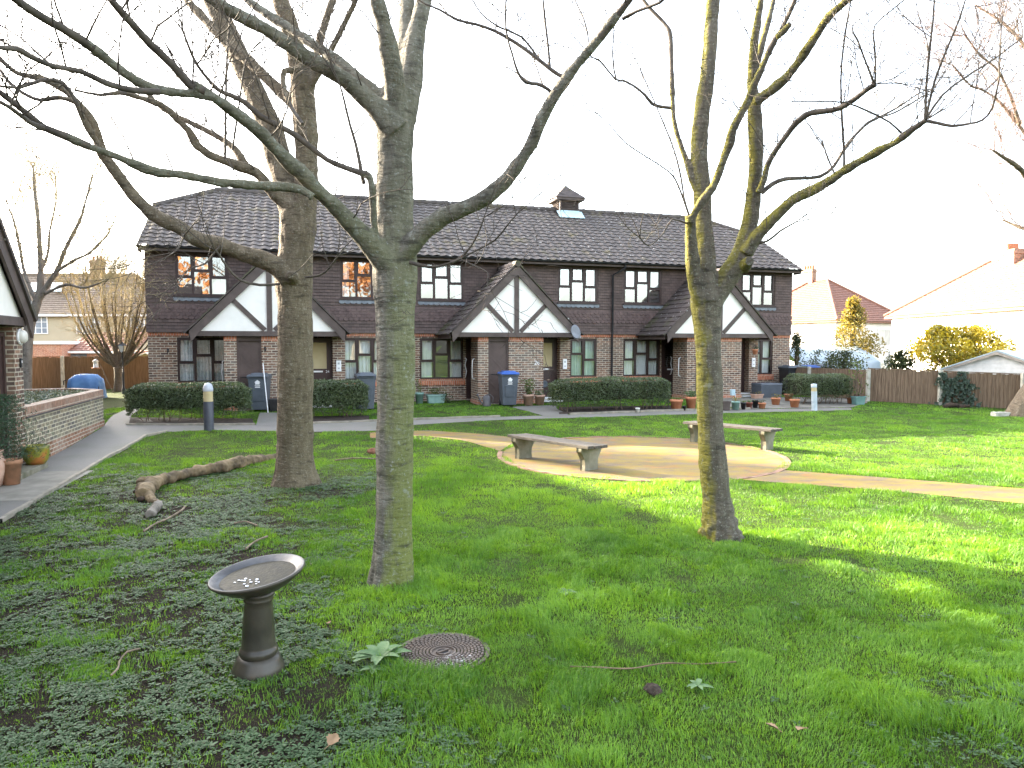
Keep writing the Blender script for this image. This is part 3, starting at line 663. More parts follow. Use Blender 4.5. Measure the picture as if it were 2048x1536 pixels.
    for gx_ in (da - .04, db - .45) if k == 1 else (db - .45,):
        gr = MB(); gr.tube([(gx_, -.03, 1.0), (gx_, -.09, 1.02), (gx_ + .03, -.10, 1.2), (gx_ - .02, -.10, 1.42), (gx_ + .03, -.10, 1.62), (gx_, -.03, 1.66)], .016, 8); gr.build('grab_rail', WMET, po)
    gr = MB(); gr.tube([(x0 - .02, -1.5, 1.0), (x0 - .09, -1.5, 1.02), (x0 - .10, -1.52, 1.3), (x0 - .08, -1.5, 1.62), (x0 - .02, -1.5, 1.66)], .016, 8)
    gr.build('grab_rail', WMET, po)
    # entry panel on the pier
    ip = MB(); ip.box(px0 + .10, -1.19, 1.28, px0 + .25, -1.151, 1.62, None); ie = ip.build('door_intercom', WMET, po, .012)
    ip = MB(); ip.box(px0 + .145, -1.194, 1.50, px0 + .205, -1.189, 1.56); ip.box(px0 + .145, -1.194, 1.36, px0 + .205, -1.189, 1.40); ip.build('speaker', STEEL, ie)
text_obj('26', .19, (11.78, -1.905, 1.46), (math.pi/2, 0, 0), WMET, FL)
text_obj('24', .11, (5.21, -.885, 1.235), (math.pi/2, 0, 0), WMET, FL)
for lx, lz, ly in ((.55, 2.0, 0.0), (3.42, 2.05, -1.9)):
    mb = MB(); mb.box(lx - .025, ly - .02, lz - .12, lx + .025, ly, lz); mb.tube([(lx, ly - .02, lz - .06), (lx, ly - .12, lz - .02), (lx, ly - .12, lz - .14)], .014, 6); mb.build('bracket', BLACKP, FL)

# ------------------------------------------------------------------ near flats on the left, their raised planter, and an unseen block added beyond the frame to cast shade
B0 = np.array([-8.32, 12.08, 0.0])
NB = empty('corner_flats', B0, TH + math.pi / 2, 'corner of a near brick flats block with timbered porch gable and round wall lamp', 'building')
mb = MB()
mb.box(-.38, 0, 0, 0, 1.2, 2.45); mb.box(-3.6, 0, 0, -1.4, 1.2, 2.40)
mb.box(-14, 1.2, 0, 1.1, 9.6, 2.5); mb.build('wall', BRL if False else BR, NB)
mb = MB(); mb.box(-14.03, 1.16, 2.5, 1.13, 9.64, 5.0); mb.prism([(1.12, 1.18, 5.0), (1.12, 9.62, 5.0), (1.12, 5.4, 7.5)], (-15.1, 0, 0)); mb.build('hung_tile_wall', TILEH, NB)
mb = MB(); mb.prism([(1.25, .75, 4.95), (1.25, 5.4, 7.65), (1.25, 5.4, 7.55), (1.25, .85, 4.85)], (-15.4, 0, 0)); mb.prism([(1.25, 10.05, 4.95), (1.25, 5.4, 7.65), (1.25, 5.4, 7.55), (1.25, 9.95, 4.85)], (-15.4, 0, 0)); mb.build('roof', ROOF, NB)
d = door(NB, -1.35, -.385, .12, 2.3, .14, True, 1)
cx = -2.1; mb = MB(); mb.prism([(cx - 1.95, -.05, 2.55), (cx + 1.95, -.05, 2.55), (cx, -.05, 4.5)], (0, .05, 0)); mb.build('gable_panel', WHITE, NB)
mb = MB(); mb.box(cx - 2.0, -.10, 2.42, cx + 2.0, .02, 2.56); mb.box(cx - .07, -.09, 2.561, cx + .07, -.051, 4.3)
for s in (-1, 1): mb.bar((cx + s * .13, -.07, 2.6), (cx + s * .97, -.07, 3.44), .036, .135)
mb.build('gable_timber', TIMB, NB)
mb = MB()
for s in (-1, 1):
    mb.prism([(cx, -.16, 4.75), (cx, -.16, 4.4), (cx + s * 1.86, -.16, 2.56), (cx + s * 2.12, -.16, 2.22), (cx + s * 2.16, -.16, 2.56)], (0, .045, 0))
mb.build('bargeboard', TIMB, NB)
mb = MB()
for s in (-1, 1): mb.prism([(cx, -.2, 4.82), (cx, -.2, 4.74), (cx + s * 2.2, -.2, 2.50), (cx + s * 2.28, -.2, 2.55)], (0, 1.6, 0))
mb.build('porch_roof', PROOF, NB)
mb = MB(); mb.box(-.4, -.03, 2.40, .03, 1.2, 2.46); mb.build('soffit', TIMB, NB)
LENS = mottled('opal_lens', (.62, .60, .54), (.72, .70, .64), 5, .35, 0)
M_ = Matrix.Translation((-.13, -.0, 2.24)) @ Matrix.Rotation(math.pi / 2, 4, 'X')
lm = MB(); lm.lathe([(.0, .0), (.135, .0), (.14, .03), (.115, .035)], 28, M_); lo_ = lm.build('wall_lamp', WMET, NB)
lm = MB(); lm.lathe([(.115, .03), (.112, .07), (.085, .105), (.04, .118), (.001, .12)], 28, M_); lm.build('lens', LENS, lo_)
lm = MB(); lm.box(-.17, -.03, 1.72, -.10, 0, 1.88); io = lm.build('door_intercom', BLACKP, NB, .006); lm = MB(); lm.box(-.15, -.034, 1.80, -.12, -.029, 1.84); lm.build('button', WMET, io)

PL = empty('brick_planter', B0, TH + math.pi / 2, 'long raised brick planter with red coping beside the left asphalt path', 'planter')
PP = [(0.004, 0), (5.17, 0), (6.1, .9), (5.7, 2.4), (0.004, 2.4)]
def ringwall(P, z0, z1, th, off=0.0):
    mb = MB(); n = len(P)
    for i in range(n - 1 if True else n):
        a, b = Vector((*P[i], 0)), Vector((*P[i + 1], 0)); d = (b - a).normalized(); nn = Vector((d.y, -d.x, 0))
        q = [a + nn * off - d * (off * .4 if i else 0), b + nn * off + d * off * .4, b - nn * th, a - nn * th]
        mb.prism([(p.x, p.y, z0) for p in q], (0, 0, z1 - z0))
    return mb
ringwall(PP, 0, .86, .215).build('wall', BRL, PL)
REDD = brick_mat('dull_red_coping', (.20, .092, .055), (.27, .135, .085), (.40, .34, .27), bw=.075, rh=.225, ms=.008, stain_amt=.3); REDQ = brick_mat('dull_red_plinth', (.21, .10, .058), (.28, .145, .09), (.40, .35, .28), stain_amt=.3)
ringwall(PP, 0, .30, .1, .016).build('plinth', REDQ, PL)
c_ = ringwall(PP, .86, 1.03, .225, .012); c_.build('coping', REDD, PL)
c_ = ringwall(PP, .845, .872, .1, .04); c_.build('tile_creasing', ROOF, PL)
c_ = ringwall(PP, 1.03, 1.036, .21, .002); c_.build('coping_top', mottled('pale_coping_top', (.30, .24, .19), (.40, .32, .26), 5, .9, .3, 50), PL)  # paler sheet over the top faces of the coping
mb = MB(); mb.prism([(*p, .5) for p in [(.1, .1), (5.1, .1), (5.9, .9), (5.6, 2.3), (.1, 2.3)]], (0, 0, .42)); mb.build('soil', SOIL, PL)
def leaf_cloud(name, Cn, size, m, parent=None, up=None, ratio=.5, jitter=1.0, tint=None, cup=0.0):
    n = len(Cn); size = np.broadcast_to(np.asarray(size, float), (n,))[:, None]
    nn = rng.normal(size=(n, 3)) * jitter + (0 if up is None else np.asarray(up)); nn /= np.linalg.norm(nn, axis=1)[:, None] + 1e-9
    a = np.cross(nn, rng.normal(size=(n, 3))); a /= np.linalg.norm(a, axis=1)[:, None] + 1e-9; b = np.cross(nn, a)
    k = size * (.7 + .6 * rng.random((n, 1)))
    V = np.stack([Cn - a * k * .5, Cn + b * k * .5 * ratio + nn * k * cup, Cn + a * k * .5, Cn - b * k * .5 * ratio + nn * k * cup], 1).reshape(-1, 3)
    f = np.arange(4 * n).reshape(n, 4); tt = np.repeat(rng.random(n) if tint is None else tint, 4)
    return np_mesh(name, V, f, m, parent, tt)
IVYL = leaf_mat('ground_ivy_leaf', (.05, .075, .05), (.16, .20, .16), .25, .45)
pc = np.column_stack([rng.uniform(.2, 5.6, 9000), rng.uniform(.15, 2.3, 9000), .93 + .10 * rng.random(9000) ** 1.0]); pc = pc[(pc[:, 0] < 5.1) | (pc[:, 1] > pc[:, 0] - 5.0)]
o = leaf_cloud('plants', pc, .05, IVYL, PL, up=(0, 0, 1.2))
BK = np.array([-18.2, 17.6, 0]); 
BL = empty('shadow_block', BK, TH + R(100), 'unseen brick block added past the left picture edge to shade the lawn', 'building')  # unseen building added only to cast the lawn's shade
mb = MB(); mb.box(-14, -3.2, 0, 10.5, 3.2, 5.6); mb.prism([(-14, -3.2, 5.6), (-14, 3.2, 5.6), (-14, 0, 9.3)], (24.5, 0, 0)); mb.build('wall', BR, BL)
mb = MB()
for s in (-1, 1): mb.prism([(-14.2, s * 3.5, 5.4), (-14.2, 0, 9.5), (-14.2, 0, 9.4), (-14.2, s * 3.4, 5.3)], (24.9, 0, 0))
mb.build('roof', ROOF, BL)

# ------------------------------------------------------------------ fences
def fence(name, P, h, m, posts, label, postm, boards=.11, capz=True, sink=.3, ph=.06):
    root = empty(name, (0, 0, 0), 0, label, 'fence'); fb = MB(); P = resample(P, 100); L = 0
    for a, b in zip(P[:-1], P[1:]):
        d = b - a; l = np.linalg.norm(d); d = d / l; nn = np.array([-d[1], d[0]]); n = int(l / boards)
        for i in range(n):
            p0 = a + d * (l * i / n); p1 = a + d * (l * (i + 1) / n + .014); z = float(gz(*p0)); hh = h + .015 * math.sin(i * 2.3) + .008 * math.sin(i * 7.1); e = .012
            q = [(*(p0 + nn * .004), z - sink), (*(p1 + nn * .022), z - sink), (*(p1 + nn * .030), z - sink), (*(p0 + nn * .016), z - sink)]
            fb.prism(q, (0, 0, hh + sink))
        fb.bar((*(a + nn * .03), float(gz(*a)) + h + .02), (*(b + nn * .03), float(gz(*b)) + h + .02), .05, .03)
        fb.bar((*(a + nn * .06), float(gz(*a)) + h * .75), (*(b + nn * .06), float(gz(*b)) + h * .75), .05, .08)
        fb.bar((*(a + nn * .06), float(gz(*a)) + h * .2), (*(b + nn * .06), float(gz(*b)) + h * .2), .05, .08)
    fb.build('boards', m, root)
    for p in posts:
        pb = MB(); z = float(gz(p[0], p[1])); pb.box(p[0] - .055, p[1] - .075, z - .3, p[0] + .055, p[1] + .035, z + h + ph); pb.build('post', postm, root, .008)
    return root
f0, f1, f2, f3 = at(1560, 735, 27.6), at(1735, 739, 24.3), at(1880, 743, 23.4), at(2060, 748, 22.5)
hR = 1.30 - .2 + .0
fence('board_fence', [f0, f1], f1[2] - .2 - .03, FENCE, [at(1618, 736, 26.4), f1 + np.array([0, -.05, 0])], 'dark shaded close-board fence behind the bins by the right end of the flats', CONC)
fence('board_fence', [f1, f2, f3, at(2400, 760, 21.2)], f2[2] - .13, FENCE, [f2 + np.array([0, -.02, 0]), at(2046, 747, 22.55)], 'brown close-board fence with concrete posts along the right lawn edge', CONC)
l0, l1, l2 = at(-160, 721, 29.0), at(126, 724, 30.0), at(330, 728, 31.5)
fence('board_fence', [l0, l1, l2], l1[2], FENCEW, [l1 + np.array([0, -.03, 0]), at(20, 722, 29.6)], 'warm brown close-board fence behind the blue covered barbecue on the left', CONC)

# ------------------------------------------------------------------ houses beyond
HRT = roof_mat('red_house_tile', (.17, .075, .05), (.28, .14, .10), (.14, .12, .06), .60, False)
HBT = roof_mat('brown_house_tile', (.13, .10, .075), (.22, .17, .13), (.12, .12, .06), .60, False)
def rendmat(n, c): return mottled(n, tuple(q * .92 for q in c), c, 1.2, .9, .1, 60)
HW1, HW2, HWL = rendmat('pink_white_render', (.72, .66, .62)), rendmat('white_house_render', (.78, .76, .72)), rendmat('buff_render', (.44, .38, .27))
CHB = brick_mat('chimney_brick', (.22, .12, .08), (.32, .17, .11), (.3, .25, .2), stain_amt=.1)
def hip_house(name, o, e1, e2, w, d, ze, zr, r1, wallm, roofm, label, rows=22):
    """o: near corner, e1 along width w, e2 along depth d; ridge along e2 inset r1"""
    root = empty(name, (0, 0, 0), 0, label, 'house'); o = Vector(o); e1 = Vector((*e1, 0)).normalized(); e2 = Vector((*e2, 0)).normalized(); Z = Vector((0, 0, 1))
    c = [o, o + e1 * w, o + e1 * w + e2 * d, o + e2 * d]
    mb = MB(); mb.prism([tuple(q - Z * .5) for q in c], (0, 0, ze + .5)); mb.build('wall', wallm, root)
    ov = .35; p = [o - e1 * ov - e2 * ov, o + e1 * (w + ov) - e2 * ov, o + e1 * (w + ov) + e2 * (d + ov), o - e1 * ov + e2 * (d + ov)]
    p = [q + Z * (ze - .1) for q in p]; ra = o + e1 * w / 2 + e2 * r1 + Z * zr; rb = o + e1 * w / 2 + e2 * (d - r1) + Z * zr
    mb = MB()
    def slope(a, b, c_, d_):    # a,b eave; d_,c_ top : stepped courses
        for i in range(rows):
            f, g_ = i / rows, (i + 1) / rows
            q0, q1 = a.lerp(d_, f), b.lerp(c_, f); q2, q3 = b.lerp(c_, g_), a.lerp(d_, g_); nn = (b - a).cross(d_ - a).normalized()
            if nn.z < 0: nn = -nn
            mb.add([q0 + nn * .05, q1 + nn * .05, q2 + nn * .005, q3 + nn * .005, q0, q1], [(0, 1, 2, 3), (4, 5, 1, 0)])
    slope(p[0], p[1], ra, ra); slope(p[1], p[2], rb, ra); slope(p[2], p[3], rb, rb); slope(p[3], p[0], ra, rb)
    for a, b in ((p[0], ra), (p[1], ra), (p[2], rb), (p[3], rb), (ra, rb)): mb.tube([a + Z * .06, b + Z * .06], .12, 6)
    mb.prism([tuple(q - Z * .02) for q in p], (0, 0, -.12)); mb.build('roof', roofm, root)
    return root, e1, e2
def chimney(root, c, w, d, z0, z1, npots, ax):
    mb = MB(); M = Matrix.Translation((*c[:2], 0)) @ Matrix.Rotation(math.atan2(ax.y, ax.x), 4, 'Z')
    mb.box(-w/2, -d/2, z0, w/2, d/2, z1, M); mb.box(-w/2 - .05, -d/2 - .05, z1 - .28, w/2 + .05, d/2 + .05, z1 - .12, M); co_ = mb.build('chimney', CHB, root)
    for i in range(npots):
        pm = MB(); pm.lathe([(.10, z1 - .02), (.13, z1 + .05), (.10, z1 + .32), (.12, z1 + .36), (.08, z1 + .36)], 12, M @ Matrix.Translation((-w/2 + w * (i + .5) / npots, 0, 0))); pm.build('chimney_pot', TERRA, co_)
def flat_window(root, c, ex, w, h, nx_, ny_, fm, gm=None, name='window'):
    ex = Vector((*ex, 0)).normalized(); M = Matrix.Translation(c) @ Matrix.Rotation(math.atan2(ex.y, ex.x), 4, 'Z'); mb = MB(); t = .07
    mb.box(-w/2, -.05, 0, w/2, .0, t, M); mb.box(-w/2, -.05, h - t, w/2, 0, h, M); mb.box(-w/2, -.05, t, -w/2 + t, 0, h - t, M); mb.box(w/2 - t, -.05, t, w/2, 0, h - t, M)
    for i in range(1, nx_): mb.box(-w/2 + w * i / nx_ - .025, -.045, t, -w/2 + w * i / nx_ + .025, -.012, h - t, M)
    for j in range(1, ny_): mb.box(-w/2 + t, -.043, h * j / ny_ - .018, w/2 - t, -.014, h * j / ny_ + .018, M)
    f = mb.build(name, fm, root); p = MB(); p.box(-w/2 + t, -.012, t, w/2 - t, -.004, h - t, M); p.build('pane', gm or DGL, f)
DGL = mottled('dark_reflecting_pane', (.10, .12, .15), (.25, .29, .34), .8, .12, 0, spec=.8)
DGLR = mottled('curtained_pane', (.45, .40, .36), (.6, .55, .5), .8, .2, 0)
hA, e1, e2 = hip_house('hipped_house', (27.3, 60, 0), (.87, .5), (-.5, .87), 10, 11, 4.25, 8.1, 4.6, HW1, HRT, 'far pale house with red hipped roof and one chimney behind the yellow bush')
chimney(hA, (27.3 + .87*5 - .5*6.6, 60 + .5*5 + .87*6.6), 1.15, .6, 6.8, 9.3, 4, e2)
flat_window(hA, (27.3 + .87*6.6, 60 + .5*6.6 - .02, 2.0), (.87, .5), 1.9, 1.5, 2, 1, HW2, DGLR)
hB, e1, e2 = hip_house('white_house', (25.7, 30, 0), (1, 0), (0, 1), 9.2, 18.2, 4.1, 7.35, 3.0, HW2, HRT, 'large white rendered house with long sunlit roof and chimney at the right edge')
chimney(hB, (29.75, 42.6), .6, 1.2, 6.4, 7.75, 5, Vector((1, 0, 0)))
flat_window(hB, (25.68, 36.5, 1.2), (0, 1), 1.6, 1.3, 2, 1, HW2, DGLR)
hL, e1, e2 = hip_house('buff_house', (-50, 58, 0), (0, 1), (1, 0), 9, 20.6, 4.6, 8.2, 3.6, HWL, HBT, 'long buff rendered house with white casement windows behind the left fence')
chimney(hL, (-36.2, 62.5), 1.0, .7, 7.4, 9.5, 3, Vector((1, 0, 0)))
UPV = rendmat('white_window_frame', (.8, .8, .8))
for px in (72, 178, 272): p = at(px, 668, 57.98); flat_window(hL, (p[0], 57.98, 3.0), (1, 0), 2.0 if px < 250 else 1.5, 1.45, 4, 3, UPV)
mb = MB(); mb.box(-50.3, 57.58, 4.42, -29.1, 57.66, 4.6); mb.build('fascia', UPV, hL)
for px in (70, 112):
    p = at(px, 586, 59.6); q = at(px + 4, 569, 61.0); mb = MB(); w_ = .45
    mb.prism([(p[0] - w_, p[1] - .0, p[2] + .1), (p[0] + w_, p[1], p[2] + .1), (q[0] + w_, q[1], q[2] + .1), (q[0] - w_, q[1], q[2] + .1)], (0, -.04, .06)); mb.build('skylight', mottled('skylight_glass', (.5, .62, .7), (.6, .72, .78), 2, .15, 0), hL)
# garage with red pantile roof and a brick lean-to in front of it
gA = at(112, 702, 47); gB = at(270, 702, 47)
GR = empty('garden_garage', (gA[0], 47, 0), 0, 'low brick garage with red pantiled roof above the left fence', 'garage')
wG = gB[0] - gA[0]; zg = gA[2]
mb = MB(); mb.box(0, 0, 0, wG, 5, zg); mb.build('wall', REDP, GR)
bm = roof_slope(-.2, wG + .2, (-.3, zg), (2.4, zg + 1.25), .33, .36, .045, 4); cut(bm, Vector((-.3, 0, zg)), Vector((-.62, 0, .78)) * 1.0)
mb = MB(); bm_into(mb, bm); mb.prism([(-.2, 5.2, zg), (1.4, 2.4, zg + 1.22), (-.2, -.3, zg)], (.02, 0, .02)); mb.build('roof', HRT, GR)
mb = MB(); mb.box(-.2, -.34, zg - .14, wG + .2, -.30, zg); mb.build('fascia', UPV, GR)
flat_window(GR, (1.1, -.01, zg - .62), (1, 0), 1.9, .42, 5, 1, BING)
lA = at(45, 690, 50); LT = empty('brick_extension', (lA[0], 46.0, 0), 0, 'flat-roofed brick extension with white fascia left of the pantiled garage', 'outbuilding')
wL = at(122, 690, 46)[0] - lA[0]
mb = MB(); mb.box(0, 0, 0, wL, 4, 2.15); mb.build('wall', REDP, LT); mb = MB(); mb.box(-.1, -.12, 2.15, wL + .1, 4, 2.36); mb.build('roof', UPV, LT)
flat_window(LT, (1.0, -.01, 1.35), (1, 0), 1.5, .6, 1, 3, UPV)

# ------------------------------------------------------------------ trees
def spline(P, step=.10):
    P = np.asarray(P, float); out = []
    Q = np.vstack([2 * P[0] - P[1], P, 2 * P[-1] - P[-2]])
    for i in range(1, len(Q) - 2):
        n = max(2, int(np.linalg.norm(Q[i + 1][:3] - Q[i][:3]) / step))
        for k in range(n):
            t = k / n; a, b, c, d = Q[i - 1], Q[i], Q[i + 1], Q[i + 2]
            out.append(.5 * (2 * b + (c - a) * t + (2*a - 5*b + 4*c - d) * t*t + (3*b - a - 3*c + d) * t**3))
    out.append(P[-1]); return np.array(out)
def limb(L, Y0, Y1, step=.10):
    """L: (px, py, width px) along the limb; depth runs from Y0 to Y1"""
    d = np.concatenate([[0], np.cumsum([math.hypot(b[0] - a[0], b[1] - a[1]) for a, b in zip(L[:-1], L[1:])])]); d /= d[-1]; out = []
    for (x, y, w_), s in zip(L, d):
        Y = Y0 + (Y1 - Y0) * s ** 1.15; out.append((*at(x, y, Y), w_ * Y / F / 2))
    q = spline(out, step); q[:, 3] = np.maximum(q[:, 3], .004); return q
def twig(mb, p, d, L, r, lev, rs, up=.35, nch=None, seg=6, taper=.35):
    P = [np.array(p)]; d = np.array(d) / np.linalg.norm(d); n = max(4, int(L / .12)); n = min(n, 12)
    for i in range(n):
        d = d + rs.normal(size=3) * .13 + np.array([0, 0, up * .14]); d /= np.linalg.norm(d); P.append(P[-1] + d * L / n)
    rad = [r * (1 - (1 - taper) * i / n) * (1 + .18 * (i % 2)) for i in range(n + 1)]
    mb.tube(P, rad, seg if r > .006 else 4, caps=False)
    if lev > 0:
        for i in range(1, n + 1):
            if rs.random() < (.75 if i < n else 1):
                dd = P[i] - P[i - 1]; dd /= np.linalg.norm(dd); sd = np.cross(dd, rs.normal(size=3)); sd /= np.linalg.norm(sd)
                f = .35 + .4 * rs.random(); twig(mb, P[i], dd * .75 + sd * .75, L * f * (1 - .5 * i / n), max(r * .55, .0028), lev - 1, rs, up, seg=seg)
def tree(name, label, Y, limbs, m, mt, seed, twigs=1.0, voxel=.017, tl=1.0, tr=.008, lev=2, base_noise=.01, only_lower=0.0, group=None):
    """limbs: list of (px list, dY); a limb's start depth follows from the given absolute start depth"""
    rs = np.random.default_rng(seed); root = empty(name, limbs_root(limbs, Y), 0, label, 'tree', group); ro = np.array(root.location)
    thick, thin = MB(), MB()
    for L, Y0, Y1 in limbs:
        q = limb(L, Y0, Y1); k = len(q)
        r = q[:, 3] * (1.0 if q[0, 3] > .12 else .90) * (1 + (.05 * np.sin(np.arange(k) * .9 + seed) + .035 * rs.normal(size=k)) * np.clip(.07 / np.maximum(q[:, 3], .01), .12, 1))
        cut_ = next((i for i in range(k) if r[i] < .026), k)
        if cut_ > 3: thick.tube([p - ro for p in q[:cut_, :3]], list(r[:cut_]), 14)
        if cut_ < k:
            s = max(0, cut_ - 3); thin.tube([p - ro for p in q[s:, :3]], list(r[s:]), 9)
        ntw = 0
        for i in range(k):
            if r[i] > .085 or i < k * .2: continue
            if rs.random() < .17 * twigs * (2.2 if i > k * .8 else 1):
                dd = q[min(i + 1, k - 1), :3] - q[max(i - 1, 0), :3]; dd /= np.linalg.norm(dd) + 1e-9
                sd = np.cross(dd, rs.normal(size=3)); sd /= np.linalg.norm(sd); sd[2] = abs(sd[2]) * .8 + .15
                twig(thin, q[i, :3] - ro, dd * .45 + sd, tl * (.5 + rs.random()), min(tr, r[i] * .5), lev, rs)
        # the end of every limb breaks into shoots
        if q[-1, 3] < .03:
            dd = q[-1, :3] - q[-3, :3]; dd /= np.linalg.norm(dd)
            for _ in range(3): twig(thin, q[-1, :3] - ro, dd + rs.normal(size=3) * .45, tl * (.6 + .7 * rs.random()), min(tr, q[-1, 3] * .8), lev, rs)
    me = bpy.data.meshes.new('tmp'); me.from_pydata(thick.V, [], thick.F); o = bpy.data.objects.new('tmp', me); col.objects.link(o)
    md = o.modifiers.new('r', 'REMESH'); md.mode = 'VOXEL'; md.voxel_size = voxel; md.use_smooth_shade = True
    sm = o.modifiers.new('s', 'SMOOTH'); sm.factor = .5; sm.iterations = 2
    dg = bpy.context.evaluated_depsgraph_get(); me2 = bpy.data.meshes.new_from_object(o.evaluated_get(dg)); bpy.data.objects.remove(o); bpy.data.meshes.remove(me)
    nv = len(me2.vertices); co = np.zeros(nv * 3, np.float32); me2.vertices.foreach_get('co', co); co = co.reshape(-1, 3); nr = np.zeros(nv * 3, np.float32); me2.vertices.foreach_get('normal', nr); nr = nr.reshape(-1, 3)
    dsp = np.array([.006 * max(0., mnoise.noise((c[0] * 5 + seed, c[1] * 5, c[2] * 5)) - .25) * 4 + mnoise.noise((c[0] * 7 + seed, c[1] * 7, c[2] * 2.2)) * .008 + mnoise.noise((c[0] * 24, c[1] * 24, c[2] * 9 + seed)) * .0045 + mnoise.noise((c[0] * 3, c[1] * 3, c[2] * 26)) * .002 for c in co.tolist()], np.float32)
    low = np.clip(1 - (co[:, 2]) / .45, 0, 1) ** 1.6
    ang = np.arctan2(co[:, 1], co[:, 0]); dsp += low * (.035 * np.abs(np.sin(ang * 2.5 + seed)) + base_noise * np.array([mnoise.noise((c[0] * 14, c[1] * 14, c[2] * 14)) for c in co.tolist()], np.float32))
    co = co + nr * dsp[:, None]; me2.vertices.foreach_set('co', co.ravel()); me2.materials.clear(); me2.materials.append(m); me2.name = 'trunk'; me2.update()
    to = bpy.data.objects.new('trunk', me2); col.objects.link(to); to.parent = root
    if thin.V: c = thin.build('crown', mt, root)
    return root
def limbs_root(limbs, Y):
    x, y, w_ = limbs[0][0][0]; p = at(x, y, Y); return (p[0], p[1], float(gz(p[0], p[1])))
BARK1 = bark_mat('pale_green_bark', (.090, .084, .068), (.195, .182, .150), (.150, .172, .040), (.27, .285, .25), (.97, -.25, 0), .85, 3.6, .12)
BARK2 = bark_mat('grey_brown_bark', (.078, .060, .042), (.172, .136, .096), (.10, .10, .038), (.27, .25, .20), (.7, -.5, 0), .25, 4, .4)
BARK3 = bark_mat('sunlit_mossy_bark', (.062, .054, .042), (.145, .126, .096), (.21, .19, .032), (.26, .26, .21), (-.85, .45, 0), .9, 4, .9)  # yellow-green sun side: algae plus sunlight painted into the colour
BARKF = bark_mat('far_bark', (.085, .068, .052), (.16, .13, .10), (.14, .13, .06), (.2, .2, .18), (-.8, .3, 0), .4)
TWIGM = mottled('dark_twig_bark', (.045, .037, .030), (.105, .088, .070), 12, .8, .3, 60)
TWIGS = mottled('lit_yellow_shoots', (.26, .21, .11), (.40, .33, .18), 10, .8, 0)  # sunlit paleness put into the shoot colour
TWIGB = mottled('reddish_twig_bark', (.13, .085, .07), (.22, .15, .12), 10, .8, 0)
Y1 = float(gnd(782, 1168)[1]) + .05
